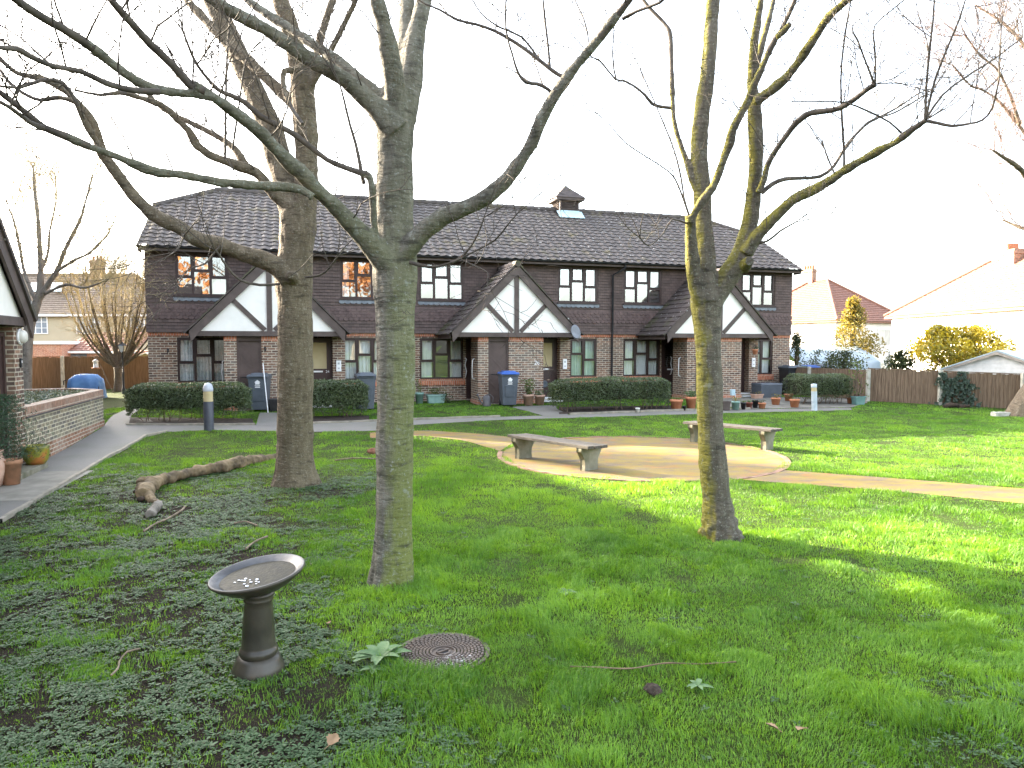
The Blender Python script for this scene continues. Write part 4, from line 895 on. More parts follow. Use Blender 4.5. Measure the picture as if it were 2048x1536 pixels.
T1 = [
 ([(782,1200,112),(783,1172,96),(785,1140,82),(787,1060,76),(788,1000,74),(790,900,74),(791,800,76),(791,700,76),(790,620,80),(790,560,86),(790,500,86),(789,430,76),(790,360,72),(790,290,74),(794,220,78),(800,180,70)], Y1, Y1 + .1),
 ([(797,250,50),(790,165,46),(780,110,40),(770,60,36),(752,0,32),(740,-70,30),(735,-200,26),(728,-350,20)], Y1 + .02, Y1 - .9),
 ([(805,240,56),(818,170,52),(825,110,46),(836,50,36),(848,0,30),(855,-90,26),(870,-220,20)], Y1 + .1, Y1 + .9),
 ([(812,180,40),(812,110,38),(812,50,36),(813,0,34),(816,-100,28),(810,-260,20)], Y1 + .14, Y1 + 1.6),
 ([(785,530,54),(815,498,50),(845,465,42),(880,437,38),(920,420,36),(960,402,34),(1000,372,32),(1030,338,30),(1062,290,28),(1080,245,27),(1104,200,25),(1132,158,23),(1160,122,21),(1200,75,19),(1235,30,17),(1262,-5,15),(1300,-60,12),(1330,-130,9)], Y1, Y1 - 1.1),
 ([(790,540,60),(762,512,54),(735,482,42),(700,444,36),(665,408,32),(630,376,32),(600,343,30),(568,315,28),(535,280,26),(500,248,24),(465,222,23),(435,200,22),(405,180,22),(385,170,20)], Y1, Y1 - 1.5),
 ([(410,183,18),(379,170,18),(345,130,18),(300,88,17),(262,45,17),(222,0,16),(190,-50,13),(170,-110,10)], Y1 - 1.45, Y1 - 2.2),
 ([(430,196,20),(390,188,20),(350,185,20),(310,178,20),(270,160,20),(236,136,21),(200,108,21),(170,85,20),(130,60,19),(85,35,18),(40,5,18),(0,-25,15),(-60,-60,11)], Y1 - 1.4, Y1 - 2.6),
 ([(320,184,14),(280,182,14),(240,175,13),(205,163,13),(160,142,12),(105,132,12),(60,112,12),(35,98,13),(0,95,11),(-60,70,9)], Y1 - 1.75, Y1 - 2.6),
 ([(625,395,20),(600,378,20),(560,373,19),(520,371,19),(440,365,19),(380,352,18),(320,345,18),(270,328,18),(220,308,18),(180,294,17),(130,272,17),(90,256,17),(60,232,14),(30,208,13),(0,185,13),(-50,150,10)], Y1 - .7, Y1 - 1.7),
 ([(85,256,14),(60,245,11),(20,215,9),(-30,190,8)], Y1 - 1.55, Y1 - 2.2),
 ([(792,262,60),(770,235,54),(745,208,40),(715,180,34),(690,160,32),(650,135,30),(610,112,28),(570,85,26),(530,57,26),(490,38,25),(440,10,24),(400,-20,20),(340,-60,15)], Y1, Y1 - 1.0),
 ([(770,205,34),(742,178,30),(705,148,26),(670,118,24),(630,92,22),(585,60,20),(545,35,19),(505,8,18),(470,-20,15)], Y1 + .05, Y1 + .6),
 ([(756,492,16),(750,460,15),(747,430,15),(746,400,15),(744,375,16),(738,352,16),(722,346,13),(690,335,12),(655,320,12),(625,297,12),(590,270,12),(560,253,12),(520,232,13),(490,205,11),(460,190,11),(437,180,10),(405,145,7),(385,112,6),(365,60,5)], Y1 - .15, Y1 - .9),
 ([(728,368,9),(722,340,9),(712,290,7),(700,250,6),(688,200,5),(680,170,4)], Y1 - .2, Y1 - .3),
 ([(1140,158,10),(1118,150,9),(1098,136,9),(1060,106,8),(1030,85,8),(990,62,7),(950,48,6),(915,40,6),(880,20,5),(850,8,4)], Y1 - .55, Y1 - .2),
 ([(1112,202,9),(1098,180,8),(1075,168,8),(1052,165,7),(1036,145,6),(1025,110,5),(1012,60,4),(1012,0,4)], Y1 - .5, Y1 - .8),
 ([(1100,135,6),(1096,90,5),(1090,40,5),(1086,0,4)], Y1 - .45, Y1 - .4),
 ([(1080,122,5),(1045,75,5),(1000,55,4),(965,30,3),(945,0,3)], Y1 - .4, Y1 - .7),
 ([(1245,38,8),(1275,22,7),(1320,5,6),(1345,-20,4)], Y1 - .9, Y1 - 1.2),
 ([(820,525,9),(860,534,7),(895,528,6),(930,508,5),(955,470,4),(968,435,3)], Y1 - .1, Y1 - .5),
 ([(905,525,5),(945,505,4),(990,480,4),(1015,450,3),(1032,430,3)], Y1 - .3, Y1 - .6),
 ([(920,518,3),(950,532,3),(975,545,2.5),(974,560,2)], Y1 - .4, Y1 - .6),
]
tree('street_tree', 'nearest bare tree in the middle, straight pale green trunk forking above head height', Y1, T1, BARK1, TWIGM, 3, 2.0, .013, .8, .006, 2, group='bare trees on the lawn')
Y2 = float(gnd(595, 972)[1]) + .15
T2 = [
 ([(594,1004,120),(594,982,100),(592,955,84),(590,920,74),(590,850,70),(591,760,70),(591,680,68),(590,620,68),(588,560,72),(592,500,66),(596,450,70),(596,410,72)], Y2, Y2 + .1),
 ([(588,430,52),(578,400,50),(566,350,48),(552,300,48),(543,260,46),(525,220,44),(510,185,42),(494,150,40),(476,110,40),(455,60,36),(436,20,36),(420,-10,34),(395,-100,28),(380,-220,20)], Y2 + .05, Y2 + 1.2),
 ([(604,430,50),(612,390,46),(613,320,44),(612,270,45),(608,215,46),(604,170,42),(594,110,38),(584,70,36),(572,30,34),(560,0,33),(550,-90,28),(555,-220,20)], Y2 + .05, Y2 - .6),
 ([(614,210,20),(622,170,18),(630,130,16),(640,80,16),(655,30,15),(668,-10,14),(690,-100,9)], Y2 - .1, Y2 + .6),
 ([(610,190,18),(632,155,15),(660,105,13),(690,45,12),(712,0,10),(740,-70,7)], Y2 - .2, Y2 - .9),
 ([(580,560,44),(553,532,38),(520,518,34),(478,504,32),(440,490,31),(408,483,30),(380,470,29),(355,452,28),(325,440,27),(300,424,25),(272,397,24),(250,370,22),(225,335,21),(205,305,20),(192,268,20),(178,235,18),(160,212,16),(143,192,14),(113,170,14),(80,156,12),(35,147,10),(0,118,9),(-40,90,7)], Y2 - .1, Y2 - 1.4),
 ([(596,430,30),(575,410,30),(553,390,29),(533,368,25),(513,345,24),(480,333,22),(452,322,21),(427,314,18),(405,300,17),(393,290,20),(378,262,16),(355,240,15),(342,225,15),(322,210,13),(300,202,13),(268,192,11),(240,185,10),(200,190,7),(150,180,5)], Y2, Y2 - .9),
 ([(505,345,18),(490,332,17),(475,305,15),(450,282,13),(420,265,12),(370,240,12),(330,220,10),(300,192,9),(280,170,7)], Y2 - .15, Y2 + .7),
 ([(592,215,26),(570,191,25),(542,165,24),(513,137,24),(490,115,25),(465,100,22),(444,75,20),(412,42,18),(376,2,16),(350,-40,12)], Y2 + .0, Y2 + .9),
 ([(205,300,13),(180,262,12),(165,235,11),(150,200,10),(125,165,9),(85,160,8),(40,175,7),(0,172,6)], Y2 - 1.0, Y2 - 1.8),
 ([(165,210,12),(120,195,11),(80,200,9),(45,185,8),(15,160,7),(-20,110,6)], Y2 - 1.2, Y2 - .6),
 ([(625,120,13),(612,125,14),(590,140,13),(568,142,14),(566,165,12),(572,190,11),(585,220,10),(605,248,9)], Y2 - .5, Y2 - .9),
 ([(450,325,6),(451,270,6),(452,180,5),(455,100,5),(462,20,4)], Y2 - .3, Y2 - .6),
 ([(465,300,5),(478,210,4),(490,130,4),(500,105,3)], Y2 - .3, Y2 - .5),
 ([(560,568,6),(520,570,6),(480,560,5),(455,535,5),(440,512,5),(430,500,4)], Y2 - .2, Y2 - .8),
 ([(440,492,5),(425,510,4),(410,528,4),(385,535,3),(370,545,3)], Y2 - .4, Y2 - .7),
 ([(365,468,5),(365,480,4),(358,494,4),(348,505,3)], Y2 - .6, Y2 - .9),
 ([(610,555,5),(640,550,5),(660,535,4),(675,512,4)], Y2 - .2, Y2 - .5),
 ([(584,556,30),(583,553,24),(582,551,15)], Y2 - .2, Y2 - .36), ([(600,505,26),(606,500,20)], Y2 - .2, Y2 - .33),
]
tree('street_tree', 'thickest bare tree, left of the middle one, with broad flared grey-brown base', Y2, T2, BARK2, TWIGM, 11, 1.7, .017, .9, .007, 2, group='bare trees on the lawn')
Y3 = float(gnd(1440, 1078)[1]) + .08
T3 = [
 ([(1446,1110,96),(1444,1086,82),(1440,1055,68),(1433,1000,58),(1427,940,55),(1423,880,53),(1420,820,52),(1418,740,51),(1416,680,51),(1413,630,56),(1413,595,66)], Y3, Y3 + .05),
 ([(1408,610,44),(1394,575,38),(1387,540,30),(1384,500,27),(1382,460,24),(1381,430,24)], Y3, Y3 - .25),
 ([(1380,445,20),(1390,425,18),(1405,400,19),(1425,375,19),(1438,345,20),(1450,310,19),(1460,283,20),(1466,258,18),(1482,228,18),(1498,197,17),(1510,165,16),(1524,137,14),(1535,110,13),(1548,84,13),(1556,70,10),(1570,45,9),(1590,0,9),(1610,-60,7)], Y3 - .25, Y3 - .9),
 ([(1552,75,14),(1568,62,14),(1582,46,13)], Y3 - .85, Y3 - .95),
 ([(1412,605,54),(1412,560,42),(1411,520,39),(1409,470,37),(1406,420,36),(1402,360,34),(1398,310,34),(1400,260,33),(1406,210,31),(1414,160,29),(1418,110,28),(1422,60,27),(1426,0,26),(1432,-100,22),(1436,-250,15)], Y3, Y3 + .6),
 ([(1416,612,52),(1440,578,44),(1462,545,42),(1480,515,40),(1492,480,36),(1500,445,32),(1506,400,29),(1510,350,29),(1512,300,28),(1510,250,27),(1508,210,26),(1504,170,21),(1505,130,17),(1508,90,16),(1514,50,15),(1522,0,14),(1530,-80,10)], Y3 + .05, Y3 - .5),
 ([(1503,150,14),(1515,125,14),(1525,85,14),(1535,50,13),(1545,10,12),(1560,-60,9)], Y3 - .35, Y3 + .2),
 ([(1510,205,26),(1530,190,22),(1565,163,20),(1592,130,19),(1610,105,18),(1632,72,18),(1650,42,17),(1675,18,16),(1700,-5,14),(1740,-50,10)], Y3 - .3, Y3 - 1.2),
 ([(1516,385,15),(1528,360,14),(1535,330,12),(1552,300,12),(1570,275,12),(1590,248,12),(1612,230,13),(1632,224,13),(1665,220,12),(1690,211,11),(1720,190,11),(1735,178,11),(1751,168,12)], Y3 - .25, Y3 - 1.1),
 ([(1492,505,34),(1520,465,25),(1545,438,24),(1565,420,24),(1585,400,23),(1615,385,22),(1640,372,21),(1665,358,20),(1690,340,19),(1725,320,18),(1755,303,17),(1790,285,15),(1802,276,16),(1820,262,14),(1838,250,13),(1852,240,12)], Y3 - .1, Y3 - 1.3),
 ([(1524,385,11),(1545,368,10),(1570,358,9),(1605,356,8),(1640,353,8),(1668,332,7),(1690,295,6),(1715,265,6),(1740,244,5),(1790,218,4),(1840,185,3)], Y3 - .25, Y3 + .3),
 ([(1850,238,6),(1853,170,5),(1858,110,5),(1866,40,4),(1869,-10,4)], Y3 - 1.3, Y3 - 1.5),
 ([(1851,238,6),(1870,160,5),(1895,95,4),(1918,40,4),(1932,-5,3)], Y3 - 1.3, Y3 - 1.7),
 ([(1853,236,6),(1885,190,5),(1930,155,4),(1985,120,4),(2045,75,3)], Y3 - 1.3, Y3 - 1.1),
 ([(1855,242,8),(1875,246,7),(1905,252,6),(1940,247,5),(1965,240,5),(1985,215,4),(1998,160,3)], Y3 - 1.3, Y3 - 1.9),
 ([(1688,342,6),(1688,300,5),(1684,240,5),(1682,150,4),(1690,70,4),(1702,0,3)], Y3 - .7, Y3 - .9),
 ([(1668,345,4),(1655,315,4),(1650,300,3)], Y3 - .7, Y3 - .6),
 ([(1690,300,4),(1735,245,4),(1790,225,4),(1850,190,3)], Y3 - .8, Y3 - .2),
 ([(1808,272,5),(1780,245,4),(1735,222,4),(1690,205,3),(1640,203,3),(1590,203,2)], Y3 - 1.1, Y3 - 1.4),
 ([(1750,168,5),(1751,130,4),(1749,90,4),(1749,52,3),(1790,15,3),(1820,-10,3)], Y3 - 1.1, Y3 - 1.2),
 ([(1748,166,5),(1730,120,4),(1715,80,4),(1704,52,3),(1740,25,2),(1770,0,2)], Y3 - 1.1, Y3 - 1.5),
 ([(1393,380,16),(1385,362,15),(1375,330,13),(1365,300,12),(1352,260,11),(1346,225,11),(1345,190,11),(1343,130,10),(1341,75,10),(1335,55,9),(1318,35,8),(1298,15,8),(1280,-10,6)], Y3 + .1, Y3 + .7),
 ([(1346,216,8),(1325,214,7),(1305,208,7),(1290,190,6),(1268,172,5),(1245,160,4),(1232,158,4),(1225,110,3),(1228,60,3)], Y3 + .35, Y3 + .1),
 ([(1232,160,4),(1215,140,4),(1200,122,4),(1185,115,3)], Y3 + .1, Y3 - .1),
 ([(1378,430,5),(1368,395,4),(1362,355,4),(1348,300,4),(1320,230,3),(1290,160,3)], Y3 - .2, Y3 + .3),
 ([(1378,432,4),(1358,375,4),(1340,345,3),(1295,315,3),(1250,285,3),(1220,250,2),(1195,228,2)], Y3 - .25, Y3 - .7),
 ([(1380,450,4),(1345,438,4),(1328,465,4),(1298,492,3),(1280,475,3)], Y3 - .2, Y3 - .8),
 ([(1500,490,6),(1535,482,5),(1560,462,4),(1590,445,3)], Y3 - .1, Y3 - .6),
 ([(1488,535,30),(1496,525,24),(1499,522,20)], Y3 - .05, Y3 - .24),
]
tree('street_tree', 'slim bare tree on the right lawn, splitting low into three sunlit mossy limbs with gnarled foot', Y3, T3, BARK3, TWIGM, 23, 1.3, .014, .7, .005, 2, base_noise=.05, group='bare trees on the lawn')
Yf = 22.0
T4 = [([(50,815,24),(51,780,22),(52,740,21),(54,700,20),(58,660,19),(66,630,17),(73,608,16),(80,585,14),(81,545,11),(80,500,9),(76,440,8),(70,380,6),(66,330,4)], Yf, Yf),
      ([(76,602,13),(92,575,12),(103,558,11),(115,540,10),(128,505,9),(140,480,8),(160,440,7),(172,400,5),(185,350,4)], Yf, Yf - 1),
      ([(74,605,9),(60,575,8),(48,540,7),(40,500,6),(30,450,5),(12,400,4)], Yf, Yf + 1),
      ([(80,545,7),(95,510,6),(100,460,5),(112,400,4),(110,350,3)], Yf, Yf + 1), ([(115,542,7),(150,520,6),(180,505,5),(215,470,4)], Yf - .6, Yf - 1.5), ([(86,590,6),(130,570,6),(170,575,5),(215,560,4)], Yf, Yf - 1.6)]
tree('young_tree', 'slender bare tree behind the raised brick planter on the left', Yf, T4, bark_mat('glare_paled_bark', (.16, .14, .12), (.26, .24, .21), (.2, .2, .12), (.34, .34, .32), (-.8, .3, 0), .3), TWIGS, 31, 3.0, .02, 1.6, .010, 3, group=None)  # bark and twigs paled to paint in the glare over this tree
Yc = 29.0
T5 = [([(236,800,17),(236,770,15),(237,745,16),(237,735,18)], Yc, Yc)]
rs_ = np.random.default_rng(5)
for i in range(26):
    a = -1.25 + 2.5 * (i + .5) / 26 + rs_.normal() * .06; h_ = 120 + 60 * rs_.random() + 45 * math.cos(a); L_ = [(237, 738, 6)]
    for k in range(1, 6):
        s = k / 5; aa = a * (1.0 - .42 * s); L_.append((237 + h_ * s * math.sin(aa) * .85 + rs_.normal() * 1.5, 738 - h_ * s * math.cos(aa * .9) , 6 - 4 * s))
    T5.append((L_, Yc, Yc + rs_.normal() * 1.0))
tree('pollarded_tree', 'small pollarded tree with a fan of sunlit shoots beside the black lamp post', Yc, T5, BARKF, TWIGS, 41, 1.5, .022, .9, .012, 2)
Y6 = float(gnd(2034, 832)[1])
T6 = [([(2036,845,58),(2042,826,50),(2056,800,46),(2078,765,44),(2105,700,42),(2125,600,42),(2135,450,40),(2150,250,36),(2170,100,30),(2185,-60,22)], Y6, Y6 + .6),
      ([(2135,400,16),(2095,340,11),(2065,290,8),(2030,240,7),(1995,200,6),(1965,180,5),(1940,170,5),(1905,130,4)], Y6, Y6 - 1), ([(2145,280,18),(2110,190,11),(2075,130,8),(2040,80,7),(2005,45,6),(1975,25,5),(1950,10,4)], Y6, Y6 + 1),
      ([(2110,480,18),(2075,400,13),(2050,350,11),(2030,330,9),(2000,310,6),(1985,300,5)], Y6, Y6 - 1.5), ([(2160,180,18),(2130,90,14),(2100,20,11),(2060,-40,9)], Y6, Y6 - 1), ([(2100,530,14),(2070,470,10),(2040,455,7),(2005,440,5)], Y6, Y6 + 1), ([(2040,250,8),(2020,190,7),(1995,140,6),(1960,110,5),(1930,70,4)], Y6 - .6, Y6 - 1.2)]
tree('leaning_tree', 'bare tree leaning out at the right edge, trunk foot near the board fence', Y6, T6, BARK2, TWIGB, 51, 1.7, .03, 1.7, .011, 3)

# ------------------------------------------------------------------ hedges and shrubs
HEDGE = leaf_mat('hedge_leaf', (.026, .046, .016), (.11, .15, .065), .2, .4, spec=.5)
HSTEM = mottled('hedge_stem', (.08, .06, .04), (.15, .11, .08), 9, .9, 0)
HCORE = mottled('hedge_dark_core', (.018, .020, .010), (.035, .036, .02), 9, .95, 0)  # dark fill colour for the solid hedge core
def hedge(pl, pr, ytop, depth, label, n=16000, dry=False, lumps=.09):
    a, b = gnd(*pl), gnd(*pr); d = b - a; d[2] = 0; L = np.linalg.norm(d); d = d / L; ang = math.atan2(d[1], d[0]); mid = (a + b) / 2
    zt = at(pl[0], ytop, a[1])[2] - a[2]; root = empty('hedge', mid, ang, label, 'hedge', 'clipped hedges in front of the flats')
    rs = np.random.default_rng(int(pl[0])); H = zt
    f = rs.random(n); side = rs.random(n)
    x = rs.uniform(-L/2, L/2, n); y = rs.uniform(0, depth, n); z = rs.uniform(.16, H, n)
    k = side < .46; y[k] = rs.normal(0, .035, k.sum()); k = (side >= .46) & (side < .72); z[k] = H + rs.normal(0, .018, k.sum())
    k = (side >= .72) & (side < .80); x[k] = -L/2 + rs.normal(0, .03, k.sum()); k = (side >= .80) & (side < .88); x[k] = L/2 + rs.normal(0, .03, k.sum())
    # rounded corners and lumpy faces
    ex = np.clip((np.abs(x) - (L/2 - .22)) / .22, 0, 1); ez = np.clip((z - (H - .15)) / .15, 0, 1)
    z -= .11 * ex ** 2 * ez; y += .08 * ez ** 2 * (y < depth / 2) + .13 * ex ** 2 * (y < depth / 2); x *= 1 - .05 * ez ** 2
    lump = np.array([mnoise.noise((p * 2.2 + pl[0], q * 2.6, r * 2.6)) for p, q, r in zip(x, y, z)])
    y += lump * lumps * (y < depth * .5); z += lump * .05 * ez
    und = np.clip((.42 - z) / .30, 0, 1); y += und * .10 * (y < depth / 2)
    gap = np.array([mnoise.noise((p * 3.1 + 7, q * 3, pl[0])) for p, q in zip(x, y)])
    keep = (rs.random(n) > und * (.75 + .5 * gap)) & ((z > .3) | (gap > -.2))
    C = np.column_stack([x, y, z])[keep]
    leaf_cloud('foliage', C, .042, HEDGE, root, up=(0, -.5, .5), ratio=.62, tint=np.clip(.35 + lump[keep] * .5 + .3 * rs.random(keep.sum()), 0, 1))
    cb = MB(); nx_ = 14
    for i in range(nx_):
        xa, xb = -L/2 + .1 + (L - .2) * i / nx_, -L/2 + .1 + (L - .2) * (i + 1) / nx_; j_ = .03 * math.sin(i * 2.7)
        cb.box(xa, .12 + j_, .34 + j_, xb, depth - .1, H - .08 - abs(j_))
    cb.build('dark_core', HCORE, root)  # solid dark boxes filling the hedge behind the leaves
    st = MB()
    for i in range(int(L * (12 if dry else 8))):
        x0 = rs.uniform(-L/2 + .1, L/2 - .1); y0 = rs.uniform(.08, depth * .7); p = [np.array([x0, y0, -.05])]; dd = rs.normal(size=3) * .25 + np.array([0, -.15, 1])
        for _ in range(5): dd = dd + rs.normal(size=3) * .22; p.append(p[-1] + dd / np.linalg.norm(dd) * .1)
        st.tube(p, [.013, .011, .009, .008, .006, .004], 5, False)
    st.build('stem', HSTEM, root)
    # bed of soil below
    return root
hedge((247, 846), (492, 842), 771, .75, 'longest left hedge, clipped square, left of the grey bin with the white crest', 19000)
hedge((612, 840), (738, 835), 765, .75, 'short clipped hedge between the two nearest left tree trunks', 11000)
hedge((1118, 826), (1345, 818), 761, .8, 'clipped hedge with browning right end, right of the front door number 26', 18000, True)
hedge((1603, 811), (1708, 809), 752, 1.0, 'rounded low hedge in front of the bins beside the grey bollard', 10000, True, .14)
def bed(name, pts): 
    P = [gnd(*q, dz=.016) for q in pts]; mb = MB(); mb.add([tuple(p) for p in P], [tuple(range(len(P)))])
    nz = (Vector(P[1]) - Vector(P[0])).cross(Vector(P[2]) - Vector(P[1])).z
    if nz < 0: mb.F = [f[::-1] for f in mb.F]
    POLYS.append(np.array([p[:2] for p in P])); return tag(mb.build(name, SOIL), kind='structure')
bed('soil_bed', [(250, 850), (380, 850), (508, 849.5), (505, 838), (258, 836)]); bed('soil_bed', [(606, 847), (738, 842.5), (738, 832), (606, 834)]); bed('soil_bed', [(1118, 829.5), (1345, 821), (1345, 812), (1118, 815)])
def bush(name, px, py, Y, wpx, hpx, m, label, n=6000, leaf=.09, cat='bush', seed=1, conical=False, depth=None, blob=1.0, stems=True, up=(0, 0, .6), group=None):
    c = at(px, py, Y); c[2] = max(c[2], float(gz(c[0], c[1])) if c[2] > -.5 else c[2]); Wd, H = wid(wpx, Y), wid(hpx, Y); rs = np.random.default_rng(seed)
    root = empty(name, c, 0, label, cat, group); nb = int(26 / blob); B_ = []
    for i in range(nb):
        h = rs.random() ** .8; r = (1 - h) if conical else math.sqrt(max(0.05, 1 - (h * 1.0 - .35) ** 2 / .5)); a = rs.random() * 6.28; q = math.sqrt(rs.random())
        B_.append((math.cos(a) * q * r * Wd * .42, math.sin(a) * q * r * (depth or Wd) * .42, H * (.08 + .84 * h), (.16 + .12 * rs.random()) * (Wd + H) / 2 * (.6 + .5 * r) * blob))
    B_ = np.array(B_); k = rs.integers(0, nb, n); v = rs.normal(size=(n, 3)); v /= np.linalg.norm(v, axis=1)[:, None]
    C = B_[k, :3] + v * B_[k, 3:4] * (rs.random((n, 1)) ** .45); C[:, 2] = np.clip(C[:, 2], .02, None); kp = C[:, 2] < H * 1.02; C = C[kp]
    leaf_cloud('foliage', C, leaf, m, root, up=up, ratio=.5, tint=np.clip(.5 + .35 * np.sin(k[kp] * 2.3) + .3 * (rs.random(kp.sum()) - .5), 0, 1))
    if stems:
        st = MB()
        for i in range(14): st.tube([(rs.normal() * .04, rs.normal() * .04, -.1), tuple(B_[i, :3] * np.array([.5, .5, .55]) + rs.normal(size=3) * .05), tuple(B_[i, :3])], [.02 + .01 * H, .012 + .006 * H, .006], 5, False)
        st.build('stem', HSTEM, root)
    return root
GOLD = leaf_mat('golden_leaf', (.15, .15, .025), (.50, .42, .05), .4, .45); YEL = leaf_mat('yellow_green_leaf', (.07, .075, .02), (.30, .25, .07), .4, .5)
DKG = leaf_mat('dark_evergreen_leaf', (.025, .04, .015), (.07, .095, .035), .25, .45); MIDG = leaf_mat('mid_green_leaf', (.05, .08, .02), (.12, .17, .05), .3, .5); IVY = leaf_mat('fence_ivy_leaf', (.03, .05, .035), (.09, .13, .10), .2, .4)
bush('golden_bush', 1915, 752, 29, 205, 100, GOLD, 'wide golden-leaved evergreen bush behind the right fence before the white house', 9000, .15, seed=4, blob=.7)
bush('golden_bush', 1985, 752, 31, 120, 60, MIDG, 'dull green bush between the golden bush and the blue-roofed shed', 2500, .14, seed=14)
bush('yellow_tree', 1702, 762, 33, 200, 172, YEL, 'tall loose yellow-leaved tree before the red hipped roof', 6500, .13, 'tree', 6, True, blob=.55)
bush('dark_shrub', 1690, 748, 27, 90, 46, DKG, 'dark twiggy shrub in front of the white marquee behind the shaded fence', 1600, .10, seed=8)
bush('dark_shrub', 1592, 745, 29.5, 40, 85, DKG, 'tall thin dark shrub against the right end of the flats', 1100, .10, seed=9, conical=True)
bush('dark_shrub', 1640, 748, 30, 60, 50, DKG, 'open dark shrub midway along the front of the white marquee', 700, .09, seed=19)
bush('dark_shrub', 1800, 750, 30, 60, 50, DKG, 'small dark shrub just left of the golden bush behind the fence', 1500, .12, seed=10)
bush('sapling', 1713, 800, 23.2, 34, 84, MIDG, 'thin sapling with few leaves beside the concrete fence post', 170, .08, 'shrub', 12)
def ivy(px0, px1, py0, py1, label):
    root = empty('fence_ivy', at((px0 + px1) / 2, py1, 23.3), 0, label, 'ivy'); ro = np.array(root.location); C = []
    for _ in range(5200):
        v = rng.random(); mid = (px0 + px1) / 2 + 7 * math.sin(v * 5 + px0); px = mid + rng.normal() * (px1 - px0) * (.20 + .16 * v + .10 * math.sin(v * 11 + px0)); py = py0 + (py1 - py0) * v
        if mnoise.noise((px * .13, py * .09, 3)) < -.12: continue
        Y = 24.3 + (px - 1735) / (1880 - 1735) * (23.4 - 24.3) if px < 1880 else 23.4 + (px - 1880) / 180 * (22.5 - 23.4)
        C.append(at(px, py, Y - .05 - .10 * rng.random()) - ro)
    leaf_cloud('foliage', np.array(C), .07, IVY, root, up=(0, -1.4, .3), ratio=.9)
ivy(1878, 1902, 746, 832, 'dark ivy climbing beside the middle concrete post of the right fence'); ivy(1914, 1946, 744, 828, 'dark ivy column on the fence boards further right')

# ------------------------------------------------------------------ shed, marquee, lamp post, barbecue, feeder
SHW = mottled('pale_shed_board', (.52, .52, .50), (.64, .64, .62), 4, .8, .2, 40); FELT = mottled('blue_grey_felt', (.27, .33, .35), (.36, .42, .44), 5, .9, .3, 60)
s0 = at(1995, 702, 24.6); sl_, sr_ = at(1926, 739, 24.4), at(2062, 733, 24.6)
SH = empty('garden_shed', (s0[0], s0[1], 0), R(-42), 'pale boarded shed with blue-grey felt roof peeping over the right fence', 'shed')
hw = (s0[0] - sl_[0]) * 1.30; zE = sl_[2]; zA = s0[2]
mb = MB()
nb_ = 9
for i in range(nb_):
    z0 = zE - .55 + i * .15; z1 = z0 + .16
    wv = lambda z: hw - .1 if z < zE else max(.02, (hw - .1) * (zA - .03 - z) / (zA - zE))
    if z0 > zA - .05: break
    z1 = min(z1, zA - .03); mb.prism([(-wv(z0), -.012, z0), (wv(z0), -.012, z0), (wv(z1), 0, z1), (-wv(z1), 0, z1)], (0, .02, 0))
mb.box(-hw + .1, .02, -.2, hw - .1, 2.6, zE); mb.build('wall', SHW, SH)
mb = MB()
for s in (-1, 1): mb.prism([(s * (hw + .06), -.12, zE - .03), (0, -.12, zA + .03), (0, -.12, zA - .02), (s * (hw + .06), -.12, zE - .08)], (0, 2.85, 0))
mb.build('roof', FELT, SH)
mb = MB()
for s in (-1, 1): mb.prism([(s * (hw + .02), -.15, zE - .09), (0, -.15, zA - .025), (0, -.15, zA - .12), (s * (hw - .06), -.15, zE - .10)], (0, .03, 0))
mb.build('bargeboard', mottled('weathered_bargeboard', (.25, .22, .19), (.34, .3, .26), 6, .8, .2), SH)
TENT = mottled('white_tarpaulin', (.33, .41, .45), (.46, .53, .57), 1.5, .6, .3, 9)
ta, tb2, tc = at(1560, 692, 33), at(1715, 693, 33), at(1752, 722, 33)
MQ = empty('marquee', (ta[0], 33, 0), 0, 'pale blue-white tarpaulin marquee roof behind the shaded fence', 'marquee')
Lm = tb2[0] - ta[0]; dz_ = ta[2] - tc[2]; dxm = tc[0] - tb2[0]; mb = MB(); V = []; nX = 24
for i in range(nX + 1):
    x = Lm * i / nX; sag = .04 * math.sin(i * 1.7) - .05 * math.sin(math.pi * i / nX)
    for j, (yy, zz) in enumerate(((-2.2, tc[2] - .9), (-2.1, tc[2]), (-1.0, tc[2] + dz_ * .55), (0, ta[2]), (1.0, tc[2] + dz_ * .55), (2.1, tc[2]))): V.append((x, yy, zz + sag * (1 if j not in (0,) else 0)))
f = [(i*6 + j, (i+1)*6 + j, (i+1)*6 + j + 1, i*6 + j + 1) for i in range(nX) for j in range(5)]
mb.add(V, f, True); e_ = nX * 6; mb.add([V[e_ + 1], V[e_ + 3], V[e_ + 5], (Lm + dxm, -1.0, tc[2] - .1), (Lm + dxm, 1.0, tc[2] - .1), (Lm + dxm, -1., tc[2] - 1), (Lm + dxm, 1., tc[2] - 1), V[e_]], [(0, 3, 1), (1, 3, 4), (1, 4, 2), (3, 5, 6, 4), (0, 7, 5, 3)]); mb.build('canopy', TENT, MQ)
mb = MB(); mb.tube([(Lm + dxm, -1., -.1), (Lm + dxm, -1., tc[2] - .1)], .03, 6); mb.tube([(Lm + dxm, 1., -.1), (Lm + dxm, 1., tc[2] - .1)], .03, 6); mb.build('pole', STEEL, MQ)
lp = at(247, 770, 27.5); LP = empty('lamp_post', (lp[0], lp[1], .1), 0, 'black garden lamp post with square lantern by the left end of the flats', 'lamp post'); zt = at(247, 704, 27.5)[2] - .1
mb = MB(); mb.lathe([(.07, 0), (.07, .3), (.045, .36), (.04, .9), (.05, .93), (.03, .96), (.025, zt), (.06, zt + .02), (.0, zt + .03)], 14); mb.build('pole', BLACKP, LP)
